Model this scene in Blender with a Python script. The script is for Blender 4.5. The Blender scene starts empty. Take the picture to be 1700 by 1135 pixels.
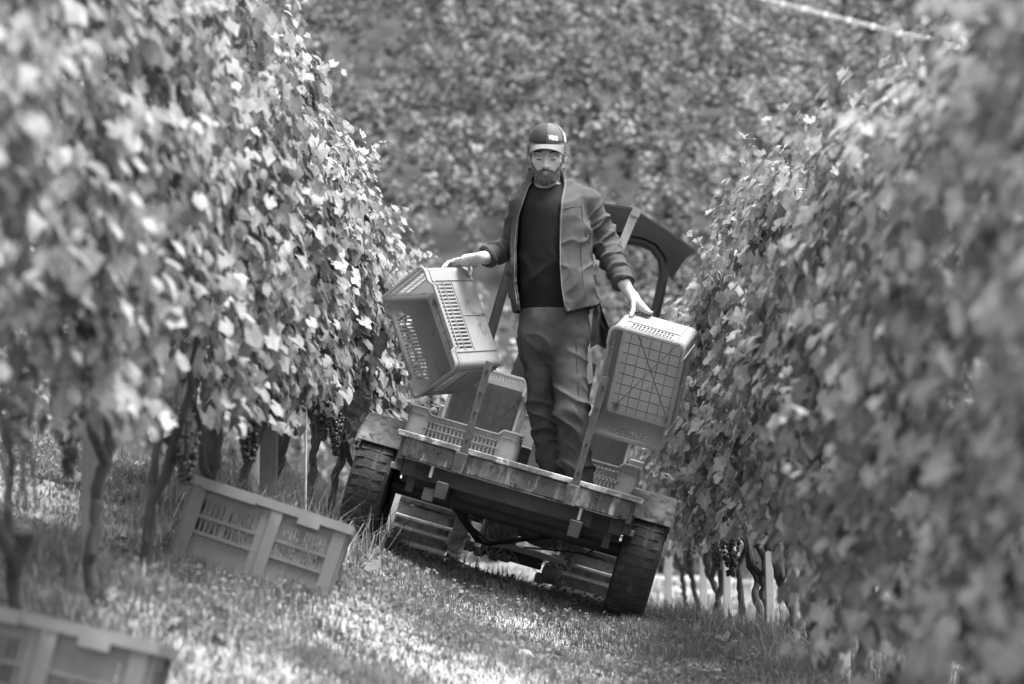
import bpy, math, random
import numpy as np
from mathutils import Vector, Matrix

# ------------------------------------------------------------------ camera, light, exposure
SC = bpy.context.scene
TH = math.radians(4.67); FPX = 4014.0
cam_data = bpy.data.cameras.new('camera'); cam = bpy.data.objects.new('camera', cam_data)
SC.collection.objects.link(cam); SC.camera = cam
cam.location = (0, 0, 0); cam.rotation_euler = (math.pi/2 + TH, 0, 0)
cam_data.sensor_width = 36; cam_data.lens = 36*FPX/1700; cam_data.clip_start = .1; cam_data.clip_end = 600
cam_data.dof.use_dof = True; cam_data.dof.focus_distance = 11.75; cam_data.dof.aperture_fstop = 2.1
cam_data.dof.aperture_blades = 0

SUN_DIR = Vector((.29, -.12, .95)).normalized()       # towards the sun
world = bpy.data.worlds.new('World'); SC.world = world; world.use_nodes = True
nt = world.node_tree; nt.nodes.clear()
sky = nt.nodes.new('ShaderNodeTexSky'); sky.sky_type = 'NISHITA'; sky.sun_disc = False
sky.sun_elevation = math.asin(SUN_DIR.z); sky.sun_rotation = math.atan2(SUN_DIR.x, SUN_DIR.y)
sky.air_density = 1.0; sky.dust_density = 3.0
bw = nt.nodes.new('ShaderNodeRGBToBW'); bg = nt.nodes.new('ShaderNodeBackground'); wo = nt.nodes.new('ShaderNodeOutputWorld')
nt.links.new(sky.outputs[0], bw.inputs[0]); nt.links.new(bw.outputs[0], bg.inputs[0]); nt.links.new(bg.outputs[0], wo.inputs[0])
bg.inputs[1].default_value = 0.15
sun_data = bpy.data.lights.new('sun', 'SUN'); sun_data.energy = 2.7; sun_data.angle = math.radians(20); sun_data.color = (1, 1, 1)
sun = bpy.data.objects.new('sun', sun_data); SC.collection.objects.link(sun)
sun.rotation_euler = SUN_DIR.to_track_quat('Z', 'Y').to_euler(); sun.location = SUN_DIR*40
SC.view_settings.view_transform = 'Standard'; SC.view_settings.look = 'None'
SC.view_settings.exposure = 2.2; SC.view_settings.gamma = 1.0; SC.view_settings.use_curve_mapping = False
SC.render.engine = 'CYCLES'
SC.cycles.max_bounces = 6; SC.cycles.diffuse_bounces = 3; SC.cycles.glossy_bounces = 2; SC.cycles.transmission_bounces = 3
SC.cycles.use_denoising = True; SC.cycles.caustics_reflective = False; SC.cycles.caustics_refractive = False

rng = np.random.default_rng(7); random.seed(7)
COL = SC.collection

# ------------------------------------------------------------------ helpers
def P(px, py, d):
    """a point at distance d ahead that the photograph shows at (px, py)"""
    a = (px-850)/FPX; b = (567.5-py)/FPX; c, s = math.cos(TH), math.sin(TH)
    t = d/(c-b*s); return Vector((a*t, d, (s+b*c)*t))

def tag(o, label=None, cat=None, group=None, kind=None):
    if label: o['label'] = label
    if cat: o['category'] = cat
    if group: o['group'] = group
    if kind: o['kind'] = kind
    return o

def empty(name, loc=(0, 0, 0), M=None):
    o = bpy.data.objects.new(name, None); COL.objects.link(o); o.empty_display_size = .1
    if M is not None: o.matrix_world = M
    else: o.location = loc
    return o

def link(name, me, mat=None, parent=None):
    o = bpy.data.objects.new(name, me); COL.objects.link(o)
    if mat is not None and not me.materials: me.materials.append(mat)
    if parent is not None: o.parent = parent
    return o

def np_mesh(name, V, F, tone=None, smooth=True, sharp=None):
    V = np.asarray(V, np.float32); F = np.asarray(F, np.int32); k = F.shape[1]
    me = bpy.data.meshes.new(name); me.vertices.add(len(V)); me.vertices.foreach_set('co', V.ravel())
    me.loops.add(F.size); me.loops.foreach_set('vertex_index', F.ravel())
    me.polygons.add(len(F)); me.polygons.foreach_set('loop_start', np.arange(0, F.size, k, dtype=np.int32))
    me.polygons.foreach_set('use_smooth', np.full(len(F), smooth, bool))
    me.update(calc_edges=True)
    if sharp: me.set_sharp_from_angle(angle=math.radians(sharp))
    if tone is not None:
        at = me.attributes.new('tone', 'FLOAT', 'POINT'); at.data.foreach_set('value', np.asarray(tone, np.float32))
    return me

class MB:
    def __init__(s): s.v = []; s.f = []
    def add(s, vs, fs):
        n = len(s.v); s.v += [tuple(v) for v in vs]; s.f += [tuple(i+n for i in f) for f in fs]; return s
    def box(s, c, size, R=None):
        c = Vector(c); hx, hy, hz = (x/2 for x in size)
        vs = [Vector((x, y, z)) for z in (-hz, hz) for y in (-hy, hy) for x in (-hx, hx)]
        if R is not None: vs = [R @ v for v in vs]
        return s.add([c+v for v in vs], [(0, 2, 3, 1), (4, 5, 7, 6), (0, 1, 5, 4), (2, 6, 7, 3), (0, 4, 6, 2), (1, 3, 7, 5)])
    def bar(s, a, b, wx, wy, up=(0, 0, 1)):
        """a rectangular bar from a to b"""
        a, b = Vector(a), Vector(b); z = (b-a).normalized(); x = Vector(up).cross(z)
        if x.length < 1e-4: x = Vector((1, 0, 0)).cross(z)
        x.normalize(); y = z.cross(x); R = Matrix((x, y, z)).transposed()
        return s.box((a+b)/2, (wx, wy, (b-a).length), R)
    def tube(s, pts, r, n=8, cap=True):
        pts = [Vector(p) for p in pts]; m = len(pts); rs = r if isinstance(r, (list, tuple)) else [r]*m
        vs = []; ref = Vector((.31, .17, .93)); prev = None
        for i, p in enumerate(pts):
            t = (pts[min(i+1, m-1)]-pts[max(i-1, 0)]).normalized()
            x = (prev - t*prev.dot(t)) if prev is not None else (ref - t*ref.dot(t))
            if x.length < 1e-4: x = Vector((1, 0, 0)) - t*t.x
            x.normalize(); prev = x; y = t.cross(x)
            for k in range(n):
                a = 2*math.pi*k/n; vs.append(p+(x*math.cos(a)+y*math.sin(a))*rs[i])
        fs = [(i*n+k, i*n+(k+1) % n, (i+1)*n+(k+1) % n, (i+1)*n+k) for i in range(m-1) for k in range(n)]
        if cap: fs += [tuple(range(n-1, -1, -1)), tuple((m-1)*n+k for k in range(n))]
        return s.add(vs, fs)
    def lathe(s, prof, n=24, M=None, cap=True):
        """prof: (radius, height) pairs turned about the local x axis"""
        vs = []
        for (r, h) in prof:
            for k in range(n):
                a = 2*math.pi*k/n; v = Vector((h, r*math.cos(a), r*math.sin(a))); vs.append(M @ v if M is not None else v)
        m = len(prof)
        fs = [(i*n+k, i*n+(k+1) % n, (i+1)*n+(k+1) % n, (i+1)*n+k) for i in range(m-1) for k in range(n)]
        if cap: fs += [tuple(range(n-1, -1, -1)), tuple((m-1)*n+k for k in range(n))]
        return s.add(vs, fs)
    def sheet(s, rows, thick=None, tdir=None):
        """a grid of points as a surface; with thickness along tdir(i,j) or a fixed vector"""
        m, n = len(rows), len(rows[0]); vs = [Vector(p) for r in rows for p in r]
        fs = [(i*n+j, i*n+j+1, (i+1)*n+j+1, (i+1)*n+j) for i in range(m-1) for j in range(n-1)]
        if thick is None: return s.add(vs, fs)
        d = Vector(tdir)*thick; k = len(vs); vs2 = vs+[v+d for v in vs]
        fs2 = fs+[tuple(x+k for x in reversed(f)) for f in fs]
        ring = [j for j in range(n)]+[i*n+n-1 for i in range(1, m)]+[(m-1)*n+j for j in range(n-2, -1, -1)]+[i*n for i in range(m-2, 0, -1)]
        for a, b in zip(ring, ring[1:]+ring[:1]): fs2.append((b, a, a+k, b+k))
        return s.add(vs2, fs2)
    def mesh(s, name, sharp=35, smooth=True):
        me = bpy.data.meshes.new(name); me.from_pydata(s.v, [], s.f); me.update()
        if smooth:
            me.shade_smooth(); me.set_sharp_from_angle(angle=math.radians(sharp))
        return me
    def build(s, name, mat, parent=None, bev=0, sharp=35, smooth=True):
        o = link(name, s.mesh(name, sharp, smooth), mat, parent)
        if bev:
            m = o.modifiers.new('bevel', 'BEVEL'); m.width = bev; m.segments = 2; m.limit_method = 'ANGLE'; m.angle_limit = math.radians(40)
        return o

# ------------------------------------------------------------------ materials (the place is grey: the photograph is black and white)
def N(nt, typ, **kw):
    n = nt.nodes.new(typ)
    for k, v in kw.items(): setattr(n, k, v)
    return n
def ramp(nt, fac, stops):
    r = N(nt, 'ShaderNodeValToRGB'); e = r.color_ramp.elements
    while len(e) < len(stops): e.new(.5)
    for el, (p, c) in zip(e, stops): el.position = p; el.color = (c, c, c, 1)
    nt.links.new(fac, r.inputs[0]); return r.outputs[0]
def noise_tex(nt, scale, detail=5, rough=.6, stretch=(1, 1, 1), coord='Object', dist=0):
    tc = N(nt, 'ShaderNodeTexCoord'); mp = N(nt, 'ShaderNodeMapping'); mp.inputs['Scale'].default_value = stretch
    nt.links.new(tc.outputs[coord], mp.inputs[0]); n = N(nt, 'ShaderNodeTexNoise')
    n.inputs['Scale'].default_value = scale; n.inputs['Detail'].default_value = detail; n.inputs['Roughness'].default_value = rough
    n.inputs['Distortion'].default_value = dist
    nt.links.new(mp.outputs[0], n.inputs['Vector']); return n.outputs['Fac']
def mixc(nt, fac, a, b, mode='MIX'):
    m = N(nt, 'ShaderNodeMix', data_type='RGBA', blend_type=mode)
    for s, v in ((m.inputs['Factor'], fac), (m.inputs['A'], a), (m.inputs['B'], b)):
        if hasattr(v, 'is_output'): nt.links.new(v, s)
        elif s.type == 'RGBA': s.default_value = (v, v, v, 1)
        else: s.default_value = v
    return m.outputs['Result']
def mat(name, v, rough=.6, var=.25, scale=6, bump=.0, bscale=40, spec=.4, metal=0, stretch=(1, 1, 1), dirt=None, dirts=None):
    """v base grey; var its mottling; dirt (value, low, high, scale, stretch) and dirts patches of their own"""
    m = bpy.data.materials.new(name); m.use_nodes = True; nt = m.node_tree; b = nt.nodes['Principled BSDF']
    c = ramp(nt, noise_tex(nt, scale, 6, .6, stretch), [(.3, v*(1-var)), (.7, v*(1+var))])
    for dd in ([dirt] if dirt else [])+(dirts or []):
        val, lo, hi, sc, st = dd
        k = ramp(nt, noise_tex(nt, sc, 7, .65, st, dist=.6), [(lo, 0.), (hi, 1.)])
        c = mixc(nt, k, c, val)
    nt.links.new(c, b.inputs['Base Color'])
    b.inputs['Roughness'].default_value = rough; b.inputs['Specular IOR Level'].default_value = spec; b.inputs['Metallic'].default_value = metal
    if bump:
        bp = N(nt, 'ShaderNodeBump'); bp.inputs['Strength'].default_value = bump; bp.inputs['Distance'].default_value = .01
        nt.links.new(noise_tex(nt, bscale, 6, .65, stretch), bp.inputs['Height']); nt.links.new(bp.outputs[0], b.inputs['Normal'])
    return m
def leaf_mat(name, lo, hi, source, trans=.45, blotch=25):
    m = bpy.data.materials.new(name); m.use_nodes = True; nt = m.node_tree; b = nt.nodes['Principled BSDF']; out = nt.nodes['Material Output']
    if source == 'object': t = N(nt, 'ShaderNodeObjectInfo').outputs['Random']
    else:
        a = N(nt, 'ShaderNodeAttribute', attribute_name='tone'); t = a.outputs['Fac']
    c = ramp(nt, t, [(0, lo), (.28, lo*1.25), (.55, (lo+hi)*.5), (1, hi)])
    k = ramp(nt, noise_tex(nt, blotch, 4, .6), [(.35, .72), (.62, 1.12)])
    c = mixc(nt, 1.0, c, k, 'MULTIPLY')
    if source == 'object':
        ri = N(nt, 'ShaderNodeAttribute', attribute_name='rib').outputs['Fac']
        c = mixc(nt, 1.0, c, ramp(nt, ri, [(0, .74), (.12, .92), (.75, 1.0), (1, 1.35)]), 'MULTIPLY')
        c = mixc(nt, ramp(nt, noise_tex(nt, 60, 3, .6), [(.66, 0.), (.72, .7)]), c, .07)
    nt.links.new(c, b.inputs['Base Color']); b.inputs['Roughness'].default_value = .55; b.inputs['Specular IOR Level'].default_value = .35
    tr = N(nt, 'ShaderNodeBsdfTranslucent'); nt.links.new(c, tr.inputs[0])
    mx = N(nt, 'ShaderNodeMixShader'); mx.inputs[0].default_value = trans
    nt.links.new(b.outputs[0], mx.inputs[1]); nt.links.new(tr.outputs[0], mx.inputs[2]); nt.links.new(mx.outputs[0], out.inputs[0])
    return m

def plastic(name, v, trans, **kw):
    m = mat(name, v, **kw); nt = m.node_tree; b = nt.nodes['Principled BSDF']; out = nt.nodes['Material Output']
    tr = N(nt, 'ShaderNodeBsdfTranslucent'); nt.links.new(b.inputs['Base Color'].links[0].from_socket, tr.inputs[0])
    mx = N(nt, 'ShaderNodeMixShader'); mx.inputs[0].default_value = trans
    nt.links.new(b.outputs[0], mx.inputs[1]); nt.links.new(tr.outputs[0], mx.inputs[2]); nt.links.new(mx.outputs[0], out.inputs[0]); return m

M = dict(
    soil=mat('soil', .20, .95, .35, 9, .6, 60),
    lane=mat('pale_gravel', .11, .95, .15, 3, .3, 60),
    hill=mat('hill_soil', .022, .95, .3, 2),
    leaf=leaf_mat('vine_leaf', .095, .40, 'object', .42),
    leafmass=leaf_mat('vine_leaf_mass', .095, .40, 'tone', .42),
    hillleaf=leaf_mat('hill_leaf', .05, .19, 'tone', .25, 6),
    grass=leaf_mat('grass_blade', .085, .26, 'tone', .3, 8),
    litter=leaf_mat('dry_leaf', .08, .22, 'tone', .15),
    bark=mat('vine_bark', .045, .9, .5, 14, .9, 50, stretch=(1, 1, .25)),
    cane=mat('vine_cane', .10, .7, .4, 20, .3, 60),
    grape=mat('dark_grape', .022, .38, .5, 40, spec=.5, dirt=(.07, .5, .75, 18, (1, 1, 1))),
    post=mat('weathered_post', .16, .9, .3, 8, .5, 60, stretch=(1, 1, .12)),
    postdark=mat('dark_post', .09, .9, .3, 8, .5, 60, stretch=(1, 1, .12)),
    stake=mat('pale_stake', .50, .7, .15, 10, .2, 50),
    wire=mat('galvanised_wire', .40, .4, .1, 10, metal=.6),
    cable=mat('pale_cable', .6, .5, .05, 10),
    crate_pale=plastic('pale_plastic', .42, .55, rough=.45, var=.10, scale=5, bump=.05, bscale=90, dirts=[(.10, .60, .74, 9, (1, 1, 1)), (.05, .70, .75, 26, (1, 1, 1))]),
    crate_mid=plastic('mid_plastic', .42, .50, rough=.5, var=.12, scale=5, bump=.05, bscale=90, dirts=[(.09, .60, .75, 9, (1, 1, 1)), (.04, .70, .75, 26, (1, 1, 1))]),
    crate_grid=mat('dark_rib', .22, .7, .3, 12),  # floor ribs in a darker grey than the crate plastic
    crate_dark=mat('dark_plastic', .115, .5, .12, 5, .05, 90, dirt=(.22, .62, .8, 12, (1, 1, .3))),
    crate_rim=mat('lit_plastic_rim', .16, .5, .15, 8, .05, 90),  # rim paler than the walls: light caught by its edge, put into the colour
    steel=mat('dirty_painted_steel', .045, .6, .4, 7, .25, 70, spec=.4, dirts=[(.30, .55, .66, 17, (1, 1, .22)), (.16, .52, .7, 5, (1, 1, 1)), (.035, .62, .7, 20, (1, 1, .5))]),
    lip=mat('lichen_steel', .12, .8, .35, 12, .4, 80, dirts=[(.42, .50, .62, 9, (1, 1, 1)), (.03, .63, .68, 35, (1, 1, 1))]),
    fender=mat('mossy_fender', .11, .9, .5, 12, .7, 60, dirts=[(.035, .50, .64, 22, (1, 1, 1)), (.34, .62, .70, 18, (1, 1, 1))]),
    under=mat('greasy_steel', .034, .6, .4, 8, .2, 60),
    stakebar=mat('worn_steel_bar', .055, .5, .4, 14, .2, 80, dirt=(.22, .6, .72, 40, (1, 1, .4))),
    rubber=mat('dusty_rubber', .026, .85, .4, 12, .5, 50, dirts=[(.11, .54, .72, 9, (1, .5, .5)), (.20, .64, .74, 60, (1, .25, .25))]),
    pad=mat('track_steel', .30, .55, .3, 10, .3, 60, dirts=[(.05, .52, .66, 9, (1, 1, 1)), (.26, .68, .76, 20, (1, 1, 1))]),
    padedge=mat('worn_bright_steel', .80, .4, .25, 14, .2, 70),
    plate=mat('muddy_plate', .5, .8, .3, 8, .3, 50),
    cast=mat('cast_metal', .17, .5, .3, 14, .3, 60, dirt=(.04, .55, .68, 14, (1, 1, 1))),
    castpale=mat('pale_metal', .33, .5, .25, 12, .2, 60, dirt=(.06, .6, .7, 16, (1, 1, 1))),
    black=mat('matt_black', .015, .5, .3, 8, .1, 60),
    canopy=mat('black_sheet', .014, .6, .3, 5, .06, 30),
    wood=mat('old_wood', .22, .8, .4, 10, .5, 60, stretch=(1, 1, .1)),
    grey=mat('grey_paint', .14, .5, .2, 8, .1, 60),
    skin=mat('skin', .36, .5, .08, 30, .08, 140, spec=.35),
    lips=mat('lip_skin', .22, .45, .1, 30),
    hair=mat('brown_hair', .055, .55, .4, 60, spec=.4),
    hairpale=mat('fair_hair', .16, .5, .4, 60, spec=.4),
    shirt=mat('black_cotton', .009, .9, .25, 20, .25, 250, spec=.15),
    fleece=mat('grey_fleece', .06, .95, .18, 24, .5, 260, spec=.1),
    trim=mat('fleece_trim', .12, .8, .1, 30, .2, 100),
    denim=mat('worn_denim', .058, .9, .45, 7, .35, 320, spec=.12, dirts=[(.11, .56, .75, 4, (1, 1, .5))]),
    cap=mat('dark_cap', .045, .85, .15, 40, .3, 300, spec=.15),
    capgrey=mat('grey_cap_panel', .10, .85, .12, 40, .3, 300, spec=.15),
    brim=mat('grey_visor', .11, .8, .1, 40, .3, 300, spec=.15),
    white=mat('white_thread', .8, .7, .05, 40),
    boot=mat('dark_leather', .03, .5, .3, 12, .2, 60),
)
# ------------------------------------------------------------------ ground
def gp(px, py, d): p = P(px, py, d); return (p.x, p.y, p.z)
CTRL = [gp(575, 908, 12.1), gp(1027, 1030, 12.1), gp(800, 972, 12.1), gp(700, 940, 12.1), gp(910, 1003, 12.1), gp(345, 935, 9.3), gp(540, 1002, 9.0), gp(285, 1262, 6.5), gp(0, 1195, 6.6),
        (-1.29, 7.5, -.15), (-1.15, 9.5, .02), (-1.05, 11, .07), (-.85, 14, .06), (-1.43, 5.5, -.45), (-1.55, 4, -.85), (-.75, 16.5, -.05),
        (1.3, 4, -1.10), (1.3, 6, -.86), (1.3, 8.5, -.66), (1.3, 10, -.54), (1.3, 12, -.49), (1.3, 14.7, -.53), (1.3, 19.5, -.62),
        (.15, 10.4, -.52), (-.3, 10.4, -.36), (-.3, 8.5, -.52), (.3, 8.5, -.66), (0, 6.5, -.86),
        (0, 14, -.33), (.4, 15.5, -.50), (0, 15.5, -.42), (0, 19, -.50), (0, 25, -.35), (3, 25, -.5), (-3, 25, -.1), (0, 0, -1.62), (-2, 0, -1.3), (2, 0, -1.85), (0, -5, -2.4), (-5, -5, -1.6), (5, -5, -3.2),
        (-4.5, 8, .55), (-4.5, 14, .75), (-4.5, 2, -.6), (-8, 8, 1.2), (4.5, 6, -1.5), (4.5, 12, -1.1), (8, 10, -1.9), (-8, 20, .9), (8, 20, -1.4), (-2.6, 9, .22), (2.5, 9, -.80), (-12, 12, 1.6), (12, 12, -2.4), (-12, 26, .8), (12, 26, -.9)]
def tps_fit(C):
    C = np.array(C); X = C[:, :2]; n = len(C)
    r = np.linalg.norm(X[:, None]-X[None], axis=2); K = np.where(r > 0, r*r*np.log(r+1e-9), 0)+np.eye(n)*.015
    Pm = np.c_[np.ones(n), X]; A = np.block([[K, Pm], [Pm.T, np.zeros((3, 3))]])
    return X, np.linalg.solve(A, np.r_[C[:, 2], 0, 0, 0])
TX, TW = tps_fit(CTRL)
def ground(x, d):
    x = np.atleast_1d(np.asarray(x, float)); d = np.atleast_1d(np.asarray(d, float)); out = np.empty(x.shape)
    xf, df, of = x.ravel(), d.ravel(), out.reshape(-1)
    for i in range(0, len(xf), 20000):
        r2 = (xf[i:i+20000, None]-TX[:, 0])**2+(df[i:i+20000, None]-TX[:, 1])**2
        of[i:i+20000] = (.5*r2*np.log(r2+1e-12)) @ TW[:-3]+TW[-3]+TW[-2]*xf[i:i+20000]+TW[-1]*df[i:i+20000]
    return out
def gz(x, d): return float(ground(x, d)[0])

# a lattice value noise for placing and shaping things
LAT = rng.random((64, 64, 64)).astype(np.float32)
def vnoise(p, scale=1.0):
    q = np.asarray(p, np.float32)*scale; i = np.floor(q).astype(np.int64); f = q-i; f = f*f*(3-2*f); i &= 63; j = (i+1) & 63
    a = LAT
    def L(x, y, z): return a[x, y, z]
    c00 = L(i[:, 0], i[:, 1], i[:, 2])*(1-f[:, 0])+L(j[:, 0], i[:, 1], i[:, 2])*f[:, 0]
    c10 = L(i[:, 0], j[:, 1], i[:, 2])*(1-f[:, 0])+L(j[:, 0], j[:, 1], i[:, 2])*f[:, 0]
    c01 = L(i[:, 0], i[:, 1], j[:, 2])*(1-f[:, 0])+L(j[:, 0], i[:, 1], j[:, 2])*f[:, 0]
    c11 = L(i[:, 0], j[:, 1], j[:, 2])*(1-f[:, 0])+L(j[:, 0], j[:, 1], j[:, 2])*f[:, 0]
    return (c00*(1-f[:, 1])+c10*f[:, 1])*(1-f[:, 2])+(c01*(1-f[:, 1])+c11*f[:, 1])*f[:, 2]

def grid_mesh(name, xs, ds, zf):
    X, D = np.meshgrid(xs, ds); Z = zf(X, D); V = np.c_[X.ravel(), D.ravel(), Z.ravel()]
    nx = len(xs); i = np.arange((len(ds)-1)*nx).reshape(-1, nx)[:, :-1].ravel()
    return np_mesh(name, V, np.c_[i, i+1, i+nx+1, i+nx])
def near_ground(X, D):
    z = ground(X, D); n = vnoise(np.c_[X.ravel(), D.ravel(), 0*X.ravel()], 3.1).reshape(X.shape)+.5*vnoise(np.c_[X.ravel(), D.ravel(), 0*X.ravel()+9], 9.).reshape(X.shape)
    return z+(n-.75)*.05
gxs = np.unique(np.r_[np.linspace(-12, -2.5, 24), np.linspace(-2.5, 2.5, 80), np.linspace(2.5, 12, 24)])
gds = np.unique(np.r_[np.linspace(-5, 5, 30), np.linspace(5, 14, 110), np.linspace(14, 26, 40)])
tag(link('ground', grid_mesh('ground', gxs, gds, near_ground), M['soil']), 'grassy vineyard lane sloping down to the right', kind='structure')
tag(link('farm_track', grid_mesh('farm_track', np.linspace(-2.4, 1.0, 40), np.linspace(16.2, 25.8, 50), lambda X, D: near_ground(X, D)+.05), M['lane']), 'pale bare track beyond the crest of the slope', kind='structure')
def hill_z(X, D):
    t = np.clip((D-24.5)/60, 0, 1.6)
    s = D-24.5
    n = vnoise(np.c_[X.ravel(), D.ravel(), 0*X.ravel()+4], .12).reshape(X.shape)
    return -1.2+np.where(s > 1.5, (s-1.5)*.52, 0)+n*1.2*np.clip(s/10, 0, 1)
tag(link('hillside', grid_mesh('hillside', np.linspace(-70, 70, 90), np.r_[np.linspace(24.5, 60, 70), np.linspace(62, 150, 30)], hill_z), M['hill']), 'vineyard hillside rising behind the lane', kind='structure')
def far_ground(X, D): return np.where(D < 30, -3.6, -1.8)
tag(link('valley_ground', grid_mesh('valley_ground', np.linspace(-250, 250, 21), np.linspace(-200, 24.0, 30), lambda X, D: -5.5-.0*X), M['soil']), 'lower ground around the vineyard', kind='structure')

# ------------------------------------------------------------------ crates
def perforated(ss, zs, hole, thick, top=None):
    """a wall in the s-z plane, cut by real slots, thickness along +t: returns verts (s,t,z) and faces"""
    mb = MB(); ns, nz = len(ss), len(zs)
    def zz(i, j):
        return zs[j] if (top is None or j < nz-1) else top(ss[i])
    for t in (0, thick):
        mb.v += [(ss[i], t, zz(i, j)) for j in range(nz) for i in range(ns)]
    o = ns*nz; idx = lambda i, j: j*ns+i
    solid = [[not hole(.5*(ss[i]+ss[i+1]), .5*(zs[j]+zs[j+1])) for j in range(nz-1)] for i in range(ns-1)]
    for i in range(ns-1):
        for j in range(nz-1):
            if not solid[i][j]: continue
            a, b, c, d = idx(i, j), idx(i+1, j), idx(i+1, j+1), idx(i, j+1)
            mb.f += [(a, b, c, d), (d+o, c+o, b+o, a+o)]
            for (di, dj, p, q) in ((-1, 0, d, a), (1, 0, b, c), (0, -1, a, b), (0, 1, c, d)):
                k, l = i+di, j+dj
                if not (0 <= k < ns-1 and 0 <= l < nz-1 and solid[k][l]): mb.f.append((q, p, p+o, q+o))
    return mb
def put(mb, mat4):
    mb.v = [tuple(mat4 @ Vector(v)) for v in mb.v]; return mb

CW, CL, CH, CR, CT = .36, .542, .29, .03, .0045
def crate_meshes():
    """meshes of the slotted picking crate; local x width, y length, z from base to opening"""
    out = {}
    hl, hw = CL/2-CR, CW/2-CR
    def slots(n, pitch, w, rows):
        br = []; x0 = -(n-1)*pitch/2
        for k in range(n): br += [x0+k*pitch-w/2, x0+k*pitch+w/2]
        return br, (lambda s, z: any(a < z < b for a, b in rows) and abs((s-x0)/pitch-round((s-x0)/pitch))*pitch < w/2 and -.5 < (s-x0)/pitch < n-.5)
    br, hole = slots(18, .0198, .0115, [(.148, .192), (.200, .244)])
    def top(s):
        a = abs(s); e = hl-.052
        return CH if a > e else (CH-.026 if a < e-.022 else CH-.026+.026*(a-e+.022)/.022)
    ss = sorted(set([-hl, hl, -hl+.052, hl-.052, -hl+.074, hl-.074]+br)); zs = [0, .148, .192, .200, .244, CH]
    wall = lambda: perforated(ss, zs, hole, -CT, top)
    def ribs_long(mb):
        for s in (-hl+.05, hl-.05): mb.box((s, .003, .13), (.004, .006, .26))
        mb.box((0, .0025, .140), (2*hl-.1, .005, .004)); mb.box((0, .0025, .252), (2*hl-.1, .005, .004)); mb.box((0, .002, .196), (2*hl-.1, .004, .003))
        mb.box((0, .002, .07), (.004, .004, .13))
        return mb
    out['side_wall'] = [put(ribs_long(wall()), Matrix(((0, 1, 0, CW/2), (-1, 0, 0, 0), (0, 0, 1, 0), (0, 0, 0, 1)))),
                        put(ribs_long(wall()), Matrix(((0, -1, 0, -CW/2), (1, 0, 0, 0), (0, 0, 1, 0), (0, 0, 0, 1))))]
    br2, hole2 = slots(12, .0175, .0095, [(.165, .198), (.207, .238)])
    hole3 = lambda s, z: hole2(s, z) or (.252 < z < .264 and abs(s) < .05)
    ss2 = sorted(set([-hw, hw, -.05, .05]+br2)); zs2 = [0, .165, .198, .207, .238, .252, .264, CH]
    def ribs_end(mb):
        for s in (-hw+.018, hw-.018): mb.box((s, .003, .14), (.004, .006, .28))
        mb.box((0, .0025, .158), (2*hw-.04, .005, .004)); mb.box((0, .0025, .246), (2*hw-.04, .005, .004))
        return mb
    out['end_wall'] = [put(ribs_end(perforated(ss2, zs2, hole3, -CT)), Matrix(((-1, 0, 0, 0), (0, 1, 0, CL/2), (0, 0, 1, 0), (0, 0, 0, 1)))) ,
                       put(ribs_end(perforated(ss2, zs2, hole3, -CT)), Matrix(((1, 0, 0, 0), (0, -1, 0, -CL/2), (0, 0, 1, 0), (0, 0, 0, 1))))]
    cs = []
    for sx, sy in ((1, 1), (-1, 1), (-1, -1), (1, -1)):
        mb = MB(); a0 = math.atan2(sy, sx)-math.pi/4
        rows = []
        for z in (0, CH): rows.append([(sx*hw+CR*math.cos(a0+k*math.pi/12), sy*hl+CR*math.sin(a0+k*math.pi/12), z) for k in range(7)])
        inner = [[(sx*hw+(CR-CT)*math.cos(a0+k*math.pi/12), sy*hl+(CR-CT)*math.sin(a0+k*math.pi/12), z) for k in range(7)] for z in (0, CH)]
        mb.sheet(rows); mb.sheet([inner[1], inner[0]]); mb.sheet([inner[1], rows[1]][::-1]); mb.sheet([rows[0], inner[0]][::-1]); cs.append(mb)
    out['corner'] = cs
    mb = MB()                                            # rim: a lip that follows the top profile
    for sx in (1, -1):
        prof = [-hl, -hl+.052, -hl+.074, hl-.074, hl-.052, hl]
        for z_off, w, h in ((0, .012, .007), (-.032, .006, .005)):
            for a, b in zip(prof, prof[1:]):
                mb.bar((sx*(CW/2+w/2-.001), a, top(a)+z_off), (sx*(CW/2+w/2-.001), b, top(b)+z_off), h, w, up=(sx, 0, 0))
    for sy in (1, -1):
        for z_off, w, h in ((0, .012, .007), (-.032, .006, .005)):
            mb.box((0, sy*(CL/2+w/2-.001), CH+z_off), (2*hw, w, h))
    for sx, sy in ((1, 1), (-1, 1), (-1, -1), (1, -1)):
        a0 = math.atan2(sy, sx)-math.pi/4
        for z_off, w, h in ((0, .012, .007), (-.032, .006, .005)):
            ring = [[(sx*hw+r*math.cos(a0+k*math.pi/12), sy*hl+r*math.sin(a0+k*math.pi/12), z) for k in range(7)] for r, z in ((CR-.001, CH+z_off-h/2), (CR+w-.001, CH+z_off-h/2), (CR+w-.001, CH+z_off+h/2), (CR-.001, CH+z_off+h/2), (CR-.001, CH+z_off-h/2))]
            mb.sheet(ring)
    out['rim'] = [mb]
    mb = MB(); mb.box((0, 0, .004), (CW-.012, CL-.012, .006))
    for sx, sy in ((1, 1), (1, -1), (-1, 1), (-1, -1)): mb.box((sx*.13, sy*.22, -.003), (.03, .03, .007))
    out['floor'] = [mb]
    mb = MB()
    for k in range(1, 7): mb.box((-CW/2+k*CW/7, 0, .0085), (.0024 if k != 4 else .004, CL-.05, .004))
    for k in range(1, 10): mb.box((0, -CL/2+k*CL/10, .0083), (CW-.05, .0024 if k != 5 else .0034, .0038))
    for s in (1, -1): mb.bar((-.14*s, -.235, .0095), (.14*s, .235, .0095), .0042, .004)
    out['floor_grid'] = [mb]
    return out
CM = {k: [m.mesh(k) for m in v] for k, v in crate_meshes().items()}
CM2 = {}
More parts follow.
